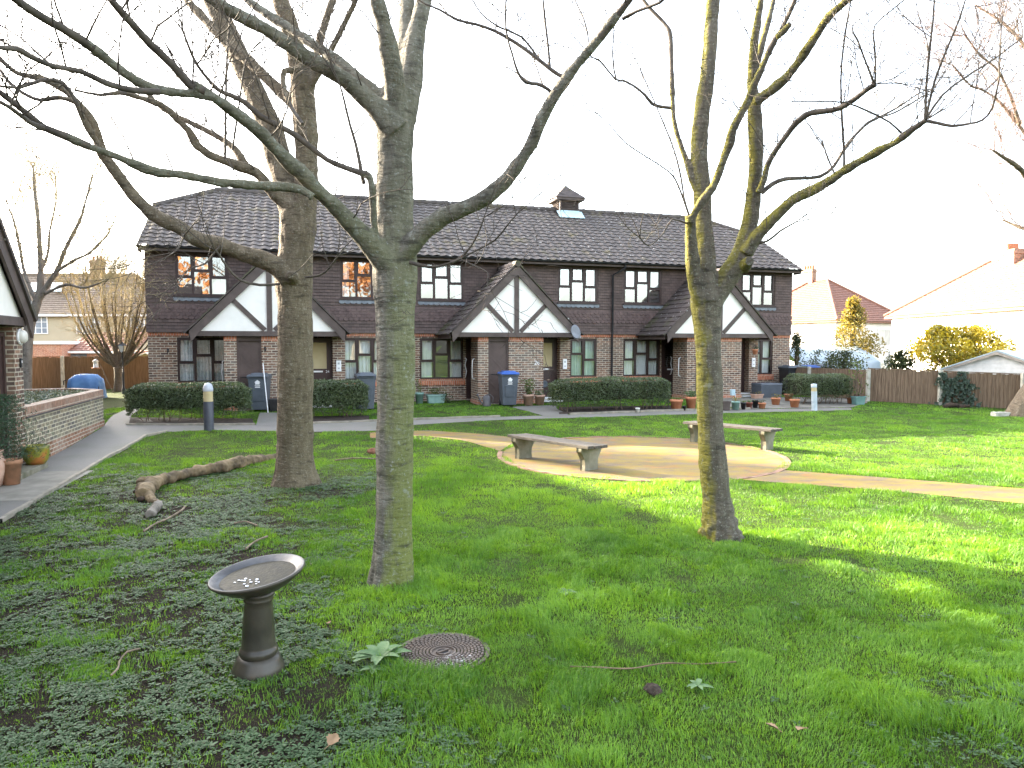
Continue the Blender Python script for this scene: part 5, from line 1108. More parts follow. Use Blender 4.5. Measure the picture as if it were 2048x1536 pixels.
mb = MB(); mb.frustum(.13, .13, zt + .02, .22, .22, zt + .24); la = mb.build('lantern', mottled('lantern_glass', (.5, .5, .46), (.62, .62, .56), 4, .2, 0), LP)
mb = MB(); mb.frustum(.27, .27, zt + .241, .10, .10, zt + .33); mb.frustum(.06, .06, zt + .33, .02, .02, zt + .40)
for sx in (-1, 1):
    for sy in (-1, 1): mb.bar((sx * .068, sy * .068, zt + .02), (sx * .113, sy * .113, zt + .245), .014, .014, (0, 1, 0))
mb.build('lantern_cap', BLACKP, la)
TARP = mottled('blue_tarpaulin', (.08, .20, .50), (.14, .32, .66), 3, .5, .4, 12)
bq = at(174, 795, 25.5); BQ = empty('covered_barbecue', (bq[0], bq[1], .1), R(10), 'barbecue under a bright blue tarpaulin cover behind the brick planter', 'barbecue')
zb = at(174, 748, 25.5)[2] - .1; mb = MB(); V = []; nA = 40; prof = [(1.08, 0.02), (1.02, .3), (.98, zb * .62), (.92, zb * .80), (.62, zb * .97), (.3, zb), (.02, zb + .01)]
for k_, (r_, z_) in enumerate(prof):
    for j in range(nA):
        a = 2 * math.pi * j / nA; cx_, sy_ = math.cos(a), math.sin(a); sx = abs(cx_) ** .6 * math.copysign(1, cx_); sy = abs(sy_) ** .6 * math.copysign(1, sy_); fold = 1 + (.05 * math.sin(a * 9 + z_ * 3) if k_ < 4 else 0)
        V.append((sx * r_ * .58 * fold, sy * r_ * .32 * fold, z_))
mb.add(V, [(i*nA + j, i*nA + (j+1) % nA, (i+1)*nA + (j+1) % nA, (i+1)*nA + j) for i in range(len(prof) - 1) for j in range(nA)], True); mb.build('cover', TARP, BQ)
mb = MB(); mb.tube([(-.62, -.1, zb * .78), (-.70, -.12, zb * .75), (-.70, -.12, zb * .6)], .02, 6); mb.tube([(.5, -.33, .1), (.55, -.40, zb * .55)], .012, 5); mb.build('tie_cord', BLACKP, BQ)
fd = at(192, 735, 27.8); FE = empty('bird_feeder', tuple(fd), 0, 'small white hanging bird feeder on a slanting pole by the fence', 'bird feeder')
mb = MB(); mb.lathe([(.0, 0), (.10, .0), (.09, .02), (.085, .22), (.12, .24), (.0, .34)], 12); mb.build('seed_tube', WMET, FE); mb = MB(); mb.lathe([(.0, -.03), (.15, -.03), (.15, -.01), (.0, -.005)], 14); mb.build('tray', TERRA, FE)
pl_ = at(226, 778, 28.0) - fd; mb = MB(); mb.tube([(0, 0, .34), (-.02, 0, .44), (.04, .02, .46), (.05, .03, .35), tuple(pl_ + np.array([.1, 0, -.35]))], .014, 6); mb.build('pole', HSTEM, FE)
gs0, gs1 = at(250, 722, 34), at(312, 716, 34); GSh = empty('green_shed', (gs0[0], 34, 0), 0, 'low shed with pale green roof behind the left fence', 'shed'); wS = gs1[0] - gs0[0] + .6; zS = at(280, 707, 34)[2]
mb = MB(); mb.prism([(0, 0, -.2), (wS, 0, -.2), (wS, 0, zS - .35), (wS / 2, 0, zS), (0, 0, zS - .35)], (0, 2.2, 0)); mb.build('wall', mottled('olive_shed_board', (.26, .25, .14), (.34, .33, .2), 4, .9, .2), GSh)
mb = MB()
for s in (0, 1): xx = -.15 if s == 0 else wS + .15; mb.prism([(xx, -.15, zS - .36), (wS/2, -.15, zS + .05), (wS/2, -.15, zS), (xx, -.15, zS - .42)], (0, 2.5, 0))
mb.build('roof', mottled('pale_roof_edge', (.5, .5, .44), (.6, .6, .52), 4, .8, .1), GSh)

# ------------------------------------------------------------------ wheelie bins
def wheelie(body, lid, label, p, rz, crest=True, h=1.07, w_=.52, group='wheelie bins outside the flats'):
    root = empty('wheelie_bin', p, rz, label, 'bin', group)
    mb = MB(); mb.frustum(w_ * .80, .46, .05, w_, .60, h - .13, 0, 0, 0, -.02); mb.frustum(w_ + .04, .64, h - .13, w_ + .05, .66, h - .07, 0, -.02)
    mb.frustum(w_ * .55, .02, .30, w_ * .62, .03, h * .62, 0, -.262, 0, -.305); mb.build('body', body, root, .012)
    mb = MB(); mb.frustum(w_ + .07, .68, h - .069, w_ + .02, .62, h - .01, 0, -.03); mb.frustum(w_ * .8, .45, h - .01, w_ * .7, .38, h + .03, 0, -.05); mb.box(-w_/2 + .06, -.40, h - .075, w_/2 - .06, -.36, h - .045); mb.build('lid', lid, root, .012)
    mb = MB(); mb.tube([(-w_/2 + .05, .36, h - .06), (w_/2 - .05, .36, h - .06)], .016, 8); mb.build('handle', BLACKP, root)
    for s in (-1, 1):
        mb = MB(); mb.lathe([(.0, -.025), (.085, -.025), (.10, -.015), (.10, .015), (.085, .025), (.0, .025)], 18, Matrix.Translation((s * w_ * .42, .22, .10)) @ Matrix.Rotation(math.pi/2, 4, 'Y')); mb.build('wheel', BLACKP, root)
    if crest:
        mb = MB(); zc = .78; yv = lambda z: -.252 - (z - .05) * (.078 / .9) - .006; P = lambda x, z: (x, yv(z), z)
        mb.prism([P(-.06, zc), P(.06, zc), P(.06, zc + .06), P(.085, zc + .06), P(0, zc + .13), P(-.085, zc + .06), P(-.06, zc + .06)], (0, -.003, 0))
        for k in range(-2, 3): mb.prism([P(k * .03 - .010, zc - .045), P(k * .03 + .010, zc - .045), P(k * .03 + .010, zc - .02), P(k * .03 - .010, zc - .02)], (0, -.003, 0))
        mb.prism([P(-.075, zc - .09), P(.075, zc - .09), P(.06, zc - .062), P(-.06, zc - .062)], (0, -.003, 0)); mb.build('crest', WMET, root)
    return root
wheelie(BING, BING, 'grey wheelie bin with white crest and grey lid beside the thickest trunk', gnd(512, 824) + np.array([0, .35, 0]), R(8))
wheelie(BING, BING, 'grey wheelie bin half hidden behind the short hedge and the middle trunk', gnd(726, 822) + np.array([0, .35, 0]), R(20), False)
wheelie(BING, BINB, 'grey wheelie bin with bright blue lid before the brown store door', gnd(1016, 814) + np.array([0, .35, 0]), R(12), True)
GRB = mottled('dark_green_bin', (.02, .05, .035), (.03, .065, .045), 4, .4, 0); BKB = mottled('black_bin', (.02, .021, .025), (.03, .032, .036), 4, .4, 0)
wheelie(BKB, BING, 'black wheelie bin against the right end corner of the flats', gnd(1584, 790) + np.array([0, .3, 0]), R(15), False, 1.1, .55)
wheelie(GRB, GRB, 'dark green wheelie bin between the black bin and the rounded hedge', gnd(1606, 789) + np.array([0, .5, 0]), R(15), False, 1.06, .55)
wheelie(BKB, BINB, 'wheelie bin with dark body behind the rounded hedge, blue lid just showing', gnd(1628, 788) + np.array([0, .6, 0]), R(15), False, 1.08, .55)
wheelie(BKB, LEAD if False else BING, 'last wheelie bin to the right behind the rounded hedge, pale lid just showing', gnd(1652, 787) + np.array([0, .6, 0]), R(15), False, 1.10, .55)

# ------------------------------------------------------------------ bollard lights
BOLB = mottled('black_bollard_paint', (.045, .05, .065), (.065, .07, .085), 6, .4, 0); AMB = mottled('aged_cream_lens', (.42, .34, .18), (.52, .43, .26), 5, .3, 0); CAPG = mottled('grey_bollard_cap', (.36, .38, .42), (.46, .48, .52), 5, .4, 0); BOLG = mottled('pale_grey_bollard', (.36, .42, .46), (.44, .50, .54), 5, .5, 0)
p = gnd(418, 861); Rb = wid(19, p[1]) / 2; Hb = at(418, 774, p[1])[2]
BO = empty('bollard_light', p, 0, 'black bollard light with cream lens and grey domed cap before the left hedge', 'bollard')
mb = MB(); mb.lathe([(Rb, -.1), (Rb, Hb * .60), (Rb * .98, Hb * .605)], 28); mb.build('post', BOLB, BO)
mb = MB(); mb.lathe([(Rb * .93, Hb * .60)] + [(Rb * (.93 if i % 2 else .98), Hb * (.60 + .22 * i / 10)) for i in range(11)], 28); mb.build('lens', AMB, BO)
mb = MB(); mb.lathe([(Rb, Hb * .82), (Rb * 1.03, Hb * .83), (Rb * 1.03, Hb * .87), (Rb * .9, Hb * .93), (Rb * .6, Hb * .98), (.001, Hb)], 28); mb.build('cap', CAPG, BO)
p = gnd(1629, 821); Rb = wid(11, p[1]) / 2; Hb = at(1627, 767, p[1])[2] - p[2]
BO = empty('bollard_light', p, 0, 'pale grey flat-topped bollard light with yellowish band before the rounded hedge', 'bollard'); BO.rotation_euler = (R(-1), R(-2.2), 0)
mb = MB(); mb.lathe([(Rb, -.1), (Rb, Hb * .71)], 24); mb.build('post', BOLG, BO); mb = MB(); mb.lathe([(Rb * .93, Hb * .71), (Rb * .93, Hb * .85)], 24); mb.build('lens', AMB, BO)
mb = MB(); mb.lathe([(Rb, Hb * .85), (Rb * 1.02, Hb * .86), (Rb * 1.02, Hb * .98), (.001, Hb)], 24); mb.build('cap', BOLG, BO)

# ------------------------------------------------------------------ benches
def bench(l, r, dep, label):
    """l, r: pixel foot points of the two supports"""
    a, b = gnd(*l), gnd(*r); d = b - a; d[2] = 0; L = np.linalg.norm(d); ang = math.atan2(d[1], d[0]); mid = (a + b) / 2; root = empty('park_bench', mid, ang, label, 'bench', 'slatted backless benches on the paved circle')
    H = .44
    for s in (-1, 1):
        x = s * L / 2; prof = [(-.15, -.05), (.15, -.05), (.14, .10), (.15, .2), (.20, .29), (.235, .335), (.235, H - .05), (-.235, H - .05), (-.235, .335), (-.20, .29), (-.15, .2), (-.14, .10)]
        mb = MB(); mb.prism([(x - .055, y * dep / .47, z) for y, z in prof], (.11, 0, 0)); mb.build('leg', CONCG, root, .012)
    mb = MB(); wd = dep / 4
    for i in range(3):
        y0 = -dep/2 + i * dep / 3 + .006; dz = .006 * math.sin(i * 2 + L); mb.box(-L/2 - .19, y0, H - .049 + dz, L/2 + .19 + .01 * i, y0 + dep/3 - .014, H + dz)
    mb.build('seat', WOODG, root, .005); return root
bench((1047, 917), (1178, 941), .47, 'nearer weathered slatted bench on concrete legs at the left of the paved circle')
bench((1392, 884), (1534, 900), .47, 'farther slatted bench on concrete legs behind the slim right tree')

# ------------------------------------------------------------------ bird bath, manhole cover, broken log, stumps
GLAZE = mottled('dark_glazed_stoneware', (.026, .024, .018), (.058, .050, .036), 5, .33, .15, 60, spec=.35)
RIMM = mottled('grey_glazed_rim', (.028, .031, .036), (.062, .068, .076), 7, .33, .25, 40, spec=.2)
p = gnd(517, 1340); Yb = p[1] + .0; BB = empty('bird_bath', p, R(20), 'dark glazed stoneware bird bath with tilted basin on a round pedestal', 'bird bath'); BB.rotation_euler = (R(1.0), R(1.5), 0)
mb = MB(); mb.lathe([(.165, -.06), (.163, .02), (.155, .045), (.135, .085), (.128, .10), (.10, .112)], 40); mb.build('base', GLAZE, BB)
mb = MB(); ZS = Matrix.Diagonal((1, 1, .86, 1))
mb.lathe([(.105, .114), (.115, .13), (.122, .15), (.118, .175), (.108, .185), (.104, .20), (.098, .33), (.088, .50), (.084, .535), (.092, .545), (.093, .56), (.087, .57), (.098, .585), (.100, .60), (.09, .61)], 40, ZS); mb.build('pedestal', GLAZE, BB)
M_ = Matrix.Translation((.012, 0, .528)) @ Matrix.Rotation(R(-9), 4, Vector((math.sin(R(-24)), math.cos(R(-24)), 0)))
mb = MB(); mb.lathe([(.05, -.01), (.10, .0), (.19, .035), (.265, .085), (.290, .108), (.298, .118), (.294, .127), (.282, .128)], 56, M_); ba = mb.build('basin', GLAZE, BB)
mb = MB(); mb.lathe([(.292, .1285), (.282, .129), (.235, .098), (.19, .083), (.12, .073), (.001, .070)], 56, M_); mb.build('rim', RIMM, ba)
SILT = bpy.data.materials.new('dark_silt'); SILT.use_nodes = True; t = SILT.node_tree; b = t.nodes['Principled BSDF']; v = coords(t); lk(t, ramp(t, noi(t, v, 22, 6), [(.35, (.006, .007, .004)), (.65, (.026, .024, .012))]), b.inputs['Base Color']); b.inputs['Roughness'].default_value = .38; b.inputs['Specular IOR Level'].default_value = .06; bump(t, b, noi(t, v, 40, 4), .35, .01)  # damp silt covering the basin floor, no open water
mb = MB(); Mi = M_.inverted(); zl = .528 + .092; ring = []
for j in range(40):
    a = 2 * math.pi * j / 40; ring.append((.012 + .222 * math.cos(a), .222 * math.sin(a), 0))
ring = [tuple(M_ @ Vector((.232 * math.cos(2 * math.pi * j / 48), .232 * math.sin(2 * math.pi * j / 48), .101))) for j in range(48)]
mb.add(ring, [tuple(range(48))]); mb.build('silt', SILT, ba)
mb = MB()
for k_ in range(13):
    a, r_ = -1.9 + .9 * math.sin(k_ * 2.7), .05 + .10 * ((k_ * .37) % 1); c_ = M_ @ Vector((r_ * math.cos(a) - .01, r_ * math.sin(a) - .02, .104)); mb.ball(tuple(c_), .007 + .005 * ((k_ * .61) % 1), 7, .4)
o_ = mb.build('white_fleck', WMET, ba); o_['kind'] = 'stuff'  # small white flecks towards the front of the bowl
# manhole cover
IRON = mottled('rusty_cast_iron', (.060, .044, .034), (.125, .092, .068), 8, .6, .4, 90, metal=.15); 
def iron2():
    m, t, b = mnew('lime_stained_iron'); v = coords(t); c = ramp(t, noi(t, v, 8, 6), [(.35, (.042, .030, .023)), (.65, (.085, .060, .043))])
    mp = nd(t, 'ShaderNodeMapping'); mp.inputs['Location'].default_value = (-.3, 1.1, 0); mp.inputs['Scale'].default_value = (5, 7, 1); lk(t, coords(t), mp.inputs[0]); gr = nd(t, 'ShaderNodeTexGradient', gradient_type='SPHERICAL'); lk(t, mp.outputs[0], gr.inputs[0])
    mu = nd(t, 'ShaderNodeMath', operation='MULTIPLY'); lk(t, ramp(t, gr.outputs['Fac'], [(.05, 0.0), (.55, 1.0)]), mu.inputs[0]); lk(t, ramp(t, noi(t, v, 34, 6, .8), [(.52, 0.0), (.62, .9)]), mu.inputs[1])
    c = mix(t, mu.outputs[0], c, (.42, .42, .42)); lk(t, c, b.inputs['Base Color']); b.inputs['Roughness'].default_value = .6; bump(t, b, noi(t, v, 90, 3), .3, .004); return m
IRON = iron2()
p = gnd(886, 1305, .004); Rm = wid(90, p[1]); MC = empty('manhole_cover', p, R(15), 'round rusty cast iron manhole cover with radiating raised studs in the grass', 'manhole cover')
mb = MB(); mb.lathe([(Rm + .02, -.08), (Rm + .02, .004), (Rm - .008, .004), (Rm - .012, -.006), (Rm * .30, -.004), (Rm * .295, .008), (Rm * .26, .008), (Rm * .25, -.002), (Rm * .17, -.002), (Rm * .165, .008), (Rm * .13, .008), (Rm * .12, 0), (.001, 0)], 72, smooth=False)
nring = 8
for k in range(nring):
    r0 = Rm * (.33 + .63 * k / nring); r1 = Rm * (.33 + .63 * (k + .70) / nring); n_ = 40
    for j in range(n_):
        a0 = 2 * math.pi * (j + .5 * (k % 2)) / n_; da = 2 * math.pi / n_ * .40
        P = [(r0 * math.cos(a0 - da), r0 * math.sin(a0 - da), -.005), (r1 * math.cos(a0 - da * .8), r1 * math.sin(a0 - da * .8), -.005), (r1 * math.cos(a0 + da * .8), r1 * math.sin(a0 + da * .8), -.005), (r0 * math.cos(a0 + da), r0 * math.sin(a0 + da), -.005)]
        mb.prism(P, (0, 0, .013))
mb.build('cover_plate', IRON, MC)
mb = MB(); mb.lathe([(.0, .002), (Rm * .115, .002), (Rm * .115, -.0), ], 24); mb.build('keyhole', BLACKP, MC); mb = MB(); mb.box(-.05, -.008, .003, .05, .008, .012, Matrix.Rotation(R(25), 4, 'Z')); mb.build('lifting_bar', IRON, MC)
POLYS.append(np.column_stack([p[0] + Rm * .97 * np.cos(t_), p[1] + Rm * .97 * np.sin(t_)]))
LOGM = mottled('bleached_log', (.060, .044, .026), (.225, .165, .092), 4, .85, .7, 26, (1, 1, 1)); ROT = mottled('rotten_wood', (.018, .013, .010), (.06, .042, .03), 8, .95, .6)
def gl_(px, py, w_, lift): q = gnd(px, py); r_ = wid(w_, q[1]) / 2 * .76; return (*(q + np.array([0, 0, r_ * lift])), r_)
def remeshed(mb, name, m, parent, voxel=.012, amp=.012, fr=11, seed=0):
    me = bpy.data.meshes.new('tmp'); me.from_pydata(mb.V, [], mb.F); o = bpy.data.objects.new('tmp', me); col.objects.link(o)
    md = o.modifiers.new('r', 'REMESH'); md.mode = 'VOXEL'; md.voxel_size = voxel; md.use_smooth_shade = True; s_ = o.modifiers.new('s', 'SMOOTH'); s_.iterations = 3
    me2 = bpy.data.meshes.new_from_object(o.evaluated_get(bpy.context.evaluated_depsgraph_get())); bpy.data.objects.remove(o)
    nv = len(me2.vertices); co = np.zeros(nv * 3, np.float32); me2.vertices.foreach_get('co', co); co = co.reshape(-1, 3); nr = np.zeros(nv * 3, np.float32); me2.vertices.foreach_get('normal', nr); nr = nr.reshape(-1, 3)
    d_ = np.array([mnoise.noise((c[0] * fr + seed, c[1] * fr, c[2] * fr)) + .5 * mnoise.noise((c[0] * fr * 2.7, c[1] * fr * 2.7, c[2] * fr * 2.7)) for c in co.tolist()], np.float32) * amp
    co += nr * d_[:, None]; me2.vertices.foreach_set('co', co.ravel()); me2.materials.clear(); me2.materials.append(m); me2.name = name; me2.update()
    o = bpy.data.objects.new(name, me2); col.objects.link(o); o.parent = parent; return o
pl = [gl_(560, 916, 20, .2), gl_(515, 925, 26, .5), gl_(480, 934, 31, .8), gl_(445, 944, 31, .9), gl_(405, 951, 29, 1.0), gl_(370, 958, 27, 1.0), gl_(335, 968, 30, 1.0), gl_(305, 980, 36, .95), gl_(286, 1000, 40, .7)]
LG = empty('fallen_log', gnd(300, 985), 0, 'long bleached crooked log with a hollow broken end lying on the grass', 'log'); ro = np.array(LG.location)
q = spline(pl, .06); mb = MB(); mb.tube([a - ro for a in q[:, :3]], list(q[:, 3] * (1 + .1 * np.sin(np.arange(len(q)) * .8))), 14)
q2 = spline([gl_(285, 985, 30, 1.0), gl_(300, 1002, 24, .7), gl_(318, 1012, 15, .8)], .05); mb.tube([a - ro for a in q2[:, :3]], list(q2[:, 3]), 10); q2 = spline([gl_(312, 972, 26, 1.1), gl_(288, 975, 24, 1.6), gl_(277, 978, 14, 2.4)], .05); mb.tube([a - ro for a in q2[:, :3]], list(q2[:, 3]), 10)
remeshed(mb, 'stem', LOGM, LG, .012, .026, 8)
mb = MB(); hq = gl_(279, 992, 20, 1.9); mb.ball((hq[0] - ro[0], hq[1] - ro[1] - .09, hq[2] - ro[2] - .02), hq[3] * .9, 12, .55); hq = gl_(290, 1000, 20, .8); mb.ball((hq[0] - ro[0] + .0, hq[1] - ro[1] - .10, hq[2] - ro[2]), hq[3] * 1.1, 12, .6); remeshed(mb, 'hollow', ROT, LG, .012, .012, 15)
CH = empty('log_fragment', gnd(308, 1028), 0, 'short broken bleached log chunk standing apart below the hollow log end', 'log'); q2 = [gl_(300, 1036, 26, .7), gl_(310, 1026, 24, 1.0), gl_(318, 1018, 22, 1.4)]; ro = np.array(CH.location); mb = MB(); mb.tube([np.array(a[:3]) - ro for a in q2], [a[3] for a in q2], 10); remeshed(mb, 'chunk', mottled('grey_log', (.08, .07, .055), (.20, .18, .15), 4, .85, .6, 30), CH, .012, .018, 12)
sp = gnd(528, 905); ST = empty('tree_stump', sp, 0, 'low rotten mossy stump in the grass behind the thickest trunk', 'stump'); mb = MB(); mb.lathe([(.52, -.05), (.50, .06), (.44, .13), (.40, .16), (.20, .11), (.001, .09)], 26); remeshed(mb, 'stump', mottled('mossy_rotten_stump', (.035, .026, .018), (.11, .10, .035), 6, .95, .8, 40), ST, .02, .05, 6)
sp = gnd(646, 1155); SC = empty('flat_stump', sp, 0, 'flat cut stump level with the soil beside the middle trunk', 'stump'); mb = MB(); mb.lathe([(.24, -.05), (.23, .015), (.21, .03), (.1, .027), (.001, .025)], 26); remeshed(mb, 'stump', mottled('cut_stump', (.07, .05, .038), (.16, .12, .09), 14, .95, .7, 50), SC, .012, .016, 9)
sp = gnd(748, 906); SC = empty('bark_lump', sp, 0, 'small reddish lump of rotten wood in the grass left of the middle trunk', 'wood lump'); mb = MB(); mb.ball((0, 0, .03), .13, 12, .5); remeshed(mb, 'lump', mottled('reddish_rot', (.12, .05, .03), (.2, .1, .06), 12, .95, .6), SC, .012, .025, 10)
sp = gnd(1916, 816); SC = empty('rotten_branch', sp, R(5), 'dark rotten branch lying on the lawn rise before the right fence', 'log'); mb = MB(); mb.tube([(-.5, 0, .06), (-.2, .03, .10), (.1, 0, .05), (.45, .05, .06)], [.05, .08, .07, .04], 10); remeshed(mb, 'stem', ROT, SC, .02, .03, 8)
sp = gnd(2006, 832); SC = empty('stone_block', sp, R(6), 'pale stone block on the grass near the leaning tree foot', 'stone'); mb = MB(); mb.box(-.32, -.1, -.1, .3, .1, .12); remeshed(mb, 'block', CONC, SC, .02, .012, 6)

# ------------------------------------------------------------------ pots and oddments by the doors
def pot(px, py, wpx, hpx, m, label, plant=None, ph=20, pn=200, ls=.05, name='flower_pot', cat='pot', taper=.74, rim=True, seed=0, square=False):
    p = gnd(px, py); r_ = wid(wpx, p[1]) / 2; H = wid(hpx, p[1]); p[1] += r_ * .8; p[2] = float(gz(p[0], p[1])) + .012
    root = empty(name, p, rng.uniform(0, .5) if not square else TH, label, cat)
    mb = MB()
    if square:
        mb.frustum(2 * r_ * .86, 2 * r_ * .5, 0, 2 * r_, 2 * r_ * .6, H); mb.frustum(2 * r_ * 1.05, 2 * r_ * .66, H - .05, 2 * r_ * 1.05, 2 * r_ * .66, H); mb.build('body', m, root, .008)
    else:
        pr = [(.001, 0), (r_ * taper, 0), (r_ * (taper + .9 * (1 - taper) * .78), H * .80)] + ([(r_, H * .80), (r_ * 1.02, H * .99), (r_ * .97, H)] if rim else [(r_ * .98, H * .97), (r_, H)]) + [(r_ * .88, H * .98), (r_ * .85, H * .85), (.001, H * .85)]
        mb.lathe(pr, 26); mb.build('body', m, root)
    mb = MB(); mb.lathe([(.001, H * .88), (r_ * .84, H * .87)][::-1], 18) if not square else mb.box(-r_ * .9, -r_ * .5, H - .02, r_ * .9, r_ * .5, H + .004); mb.build('soil', SOIL, root)
    if plant is not None:
        hp = wid(ph, p[1]); n = pn; C = np.column_stack([rng.normal(0, r_ * .55, n), rng.normal(0, r_ * .45 if not square else r_ * .25, n), H + hp * rng.random(n) ** 1.2]); C[:, :2] *= (.6 + .7 * (C[:, 2:3] - H) / max(hp, .01))
        leaf_cloud('plant', C, ls, plant, root, up=(0, 0, .3), ratio=.35)
    return root
FERN = leaf_mat('fern_leaf', (.035, .075, .03), (.09, .17, .06), .3, .5)
pot(838, 808, 18, 22, GREENP, 'round sage pot against the wall by the middle trunk', MIDG, 28, 160, .06)
pot(870, 808, 36, 18, GREENP, 'sage green window trough on the ground below the middle ground-floor window', MIDG, 12, 260, .06, 'plant_trough', 'trough', square=True)
bush('low_plant', 893, 807, float(gnd(893, 807)[1]), 22, 24, DKG, 'low leafy plant at the right of the sage green trough', 220, .06, 'plant', 33, stems=False)
q_ = gnd(920, 800); o = empty('terracotta_slab', q_ + np.array([0, .15, .01]), TH, 'red tile slab leaning on the wall left of the dark side door', 'slab'); mb = MB(); mb.box(-.16, 0, 0, .16, .03, .25); mb.build('slab', TERRA, o, .004); o.rotation_euler = (R(-8), 0, TH)
pot(1057, 812, 22, 22, TERRAP, 'beige pot with tall feathery plant right of the blue-lidded bin', MIDG, 30, 420, .07, taper=.8)
pot(1080, 811, 21, 20, TERRAP, 'pinkish pot with low green plant beside the front steps', FERN, 9, 160, .06, taper=.8)
pot(1355, 822, 26, 21, TERRA, 'wide terracotta pot at the dry end of the middle hedge', MIDG, 6, 90, .05)
pot(1384, 821, 22, 26, TERRA, 'terracotta pot with a leafy plant touching the slim trunk on its left', FERN, 12, 240, .07)
pot(1369, 822, 8, 9, BLACKP, 'tiny dark green pot between two terracotta pots left of the slim trunk', None)
pot(1276, 826, 9, 9, WHITE, 'small white pot under the front of the middle hedge', None)
pot(1453, 822, 17, 18, mottled('brown_square_pot', (.06, .045, .04), (.09, .07, .06), 5, .7, 0), 'dark brown square tub just right of the slim trunk', None, square=True)
pot(1473, 821, 17, 17, GREENP, 'sage green pot with spiky pale plant, right of the dark square tub', YEL, 10, 70, .06)
pot(1488, 820, 11, 14, BLACKP, 'small black pot between the sage pot and the brown pot', MIDG, 4, 40, .05)
pot(1500, 818, 14, 12, mottled('red_brown_pot', (.16, .055, .04), (.22, .08, .06), 5, .7, 0), 'red-brown pot with drooping plant in the row right of the slim trunk', MIDG, 5, 70, .05)
pot(1512, 817, 13, 16, BLACKP, 'black tilted pot between the red-brown and terracotta pots', None)
pot(1526, 818, 16, 11, TERRA, 'low terracotta pot at the right end of the row by the slim trunk', DKG, 6, 60, .05)
pot(1554, 811, 19, 14, TERRA, 'terracotta pot with spiky twigs standing alone on the patio', YEL, 8, 40, .07)
pot(1580, 803, 18, 14, TERRA, 'terracotta pot nearest the black bin', DKG, 5, 40, .05)
pot(1592, 816, 20, 16, TERRA, 'terracotta pot with one pale bloom left of the grey bollard', MIDG, 3, 30, .05)
pot(1702, 808, 12, 12, TERRA, 'small terracotta pot right of the rounded hedge', DKG, 5, 40, .05)
pot(1517, 798, 22, 9, TERRAP, 'pale pink trough below the last ground-floor window', YEL, 5, 40, .06, 'plant_trough', 'trough', square=True)
pot(1721, 811, 24, 17, mottled('teal_crate', (.10, .19, .18), (.14, .25, .23), 5, .7, 0), 'teal planter box at the foot of the concrete post', None, name='planter_box', cat='planter', square=True)
q_ = gnd(1540, 796); o = empty('storage_box', q_ + np.array([0, .35, 0]), TH, 'slate-grey garden storage box under the last ground-floor window', 'storage box'); wS = wid(50, q_[1]); hS = wid(29, q_[1])
mb = MB(); mb.frustum(wS * .98, .55, .0, wS, .58, hS * .86); mb.build('body', BING, o, .012); mb = MB(); mb.frustum(wS * 1.03, .62, hS * .861, wS * .99, .58, hS); mb.build('lid', BING, o, .012)
q_ = at(1510, 709, 25.6); o = empty('hanging_pot', q_, 0, 'terracotta pot hung on the brick pier of the right porch', 'pot'); mb = MB(); mb.lathe([(.001, 0), (.06, 0), (.10, .14), (.115, .15), (.115, .19), (.10, .19), (.001, .17)], 20); mb.build('body', TERRA, o); mb = MB(); mb.tube([(0, .1, .35), (0, .02, .36), (0, 0, .19)], .008, 5); mb.build('bracket', BLACKP, o)
leaf_cloud('plant', np.column_stack([rng.normal(0, .06, 60), rng.normal(0, .06, 60), .19 + .08 * rng.random(60)]), .05, DKG, o)
# watering can
q_ = gnd(973, 814) + np.array([0, .15, .012]); o = empty('watering_can', q_, R(190), 'grey watering can standing left of the brown store door', 'watering can')
mb = MB(); CANM = mottled('dull_grey_plastic', (.075, .072, .075), (.12, .115, .118), 6, .55, .1)
mb = MB(); mb.lathe([(.001, 0), (.12, 0), (.125, .02), (.11, .30), (.07, .33), (.05, .335)], 24); mb.build('body', CANM, o); mb = MB(); mb.tube([(.10, 0, .06), (.20, 0, .16), (.27, 0, .34)], [.03, .022, .018], 10); mb.lathe([(.02, 0), (.05, .05), (.001, .055)], 14, Matrix.Translation((.27, 0, .33)) @ Matrix.Rotation(R(35), 4, 'Y')); mb.build('spout', CANM, o)
mb = MB(); mb.tube([(-.11, 0, .06), (-.20, 0, .14), (-.20, 0, .28), (-.10, 0, .37), (.0, 0, .36), (.05, 0, .32)], .011, 8); mb.build('handle', CANM, o)
a_, b_ = gnd(536, 826), at(526, 727, float(gnd(536, 826)[1]) + .35); o = empty('leaning_pole', a_, 0, 'thin white pole leaning on the brick wall beside the crested grey bin', 'pole'); mb = MB(); mb.tube([(0, 0, .01), tuple(b_ - a_)], .014, 8); mb.build('pole', WMET, o)
o = empty('black_crate', gnd(556, 824) + np.array([0, .3, 0]), TH, 'low black crate against the wall behind the thickest trunk', 'crate'); mb = MB(); mb.frustum(.6, .35, 0, .66, .4, .36); mb.build('crate', BLACKP, o, .01)
q_ = at(1467, 788, float(gnd(1467, 800)[1])); o = empty('hose_box', q_ + np.array([0, .1, -.05]), TH, 'small pale blue-grey hose box low on the brick wall behind the slim trunk', 'hose box'); mb = MB(); mb.frustum(.13, .1, 0, .15, .12, .2); mb.tube([(0, -.06, .1), (.05, -.1, .05), (.06, -.08, -.08)], .012, 6); mb.build('box', LEADB, o, .01)
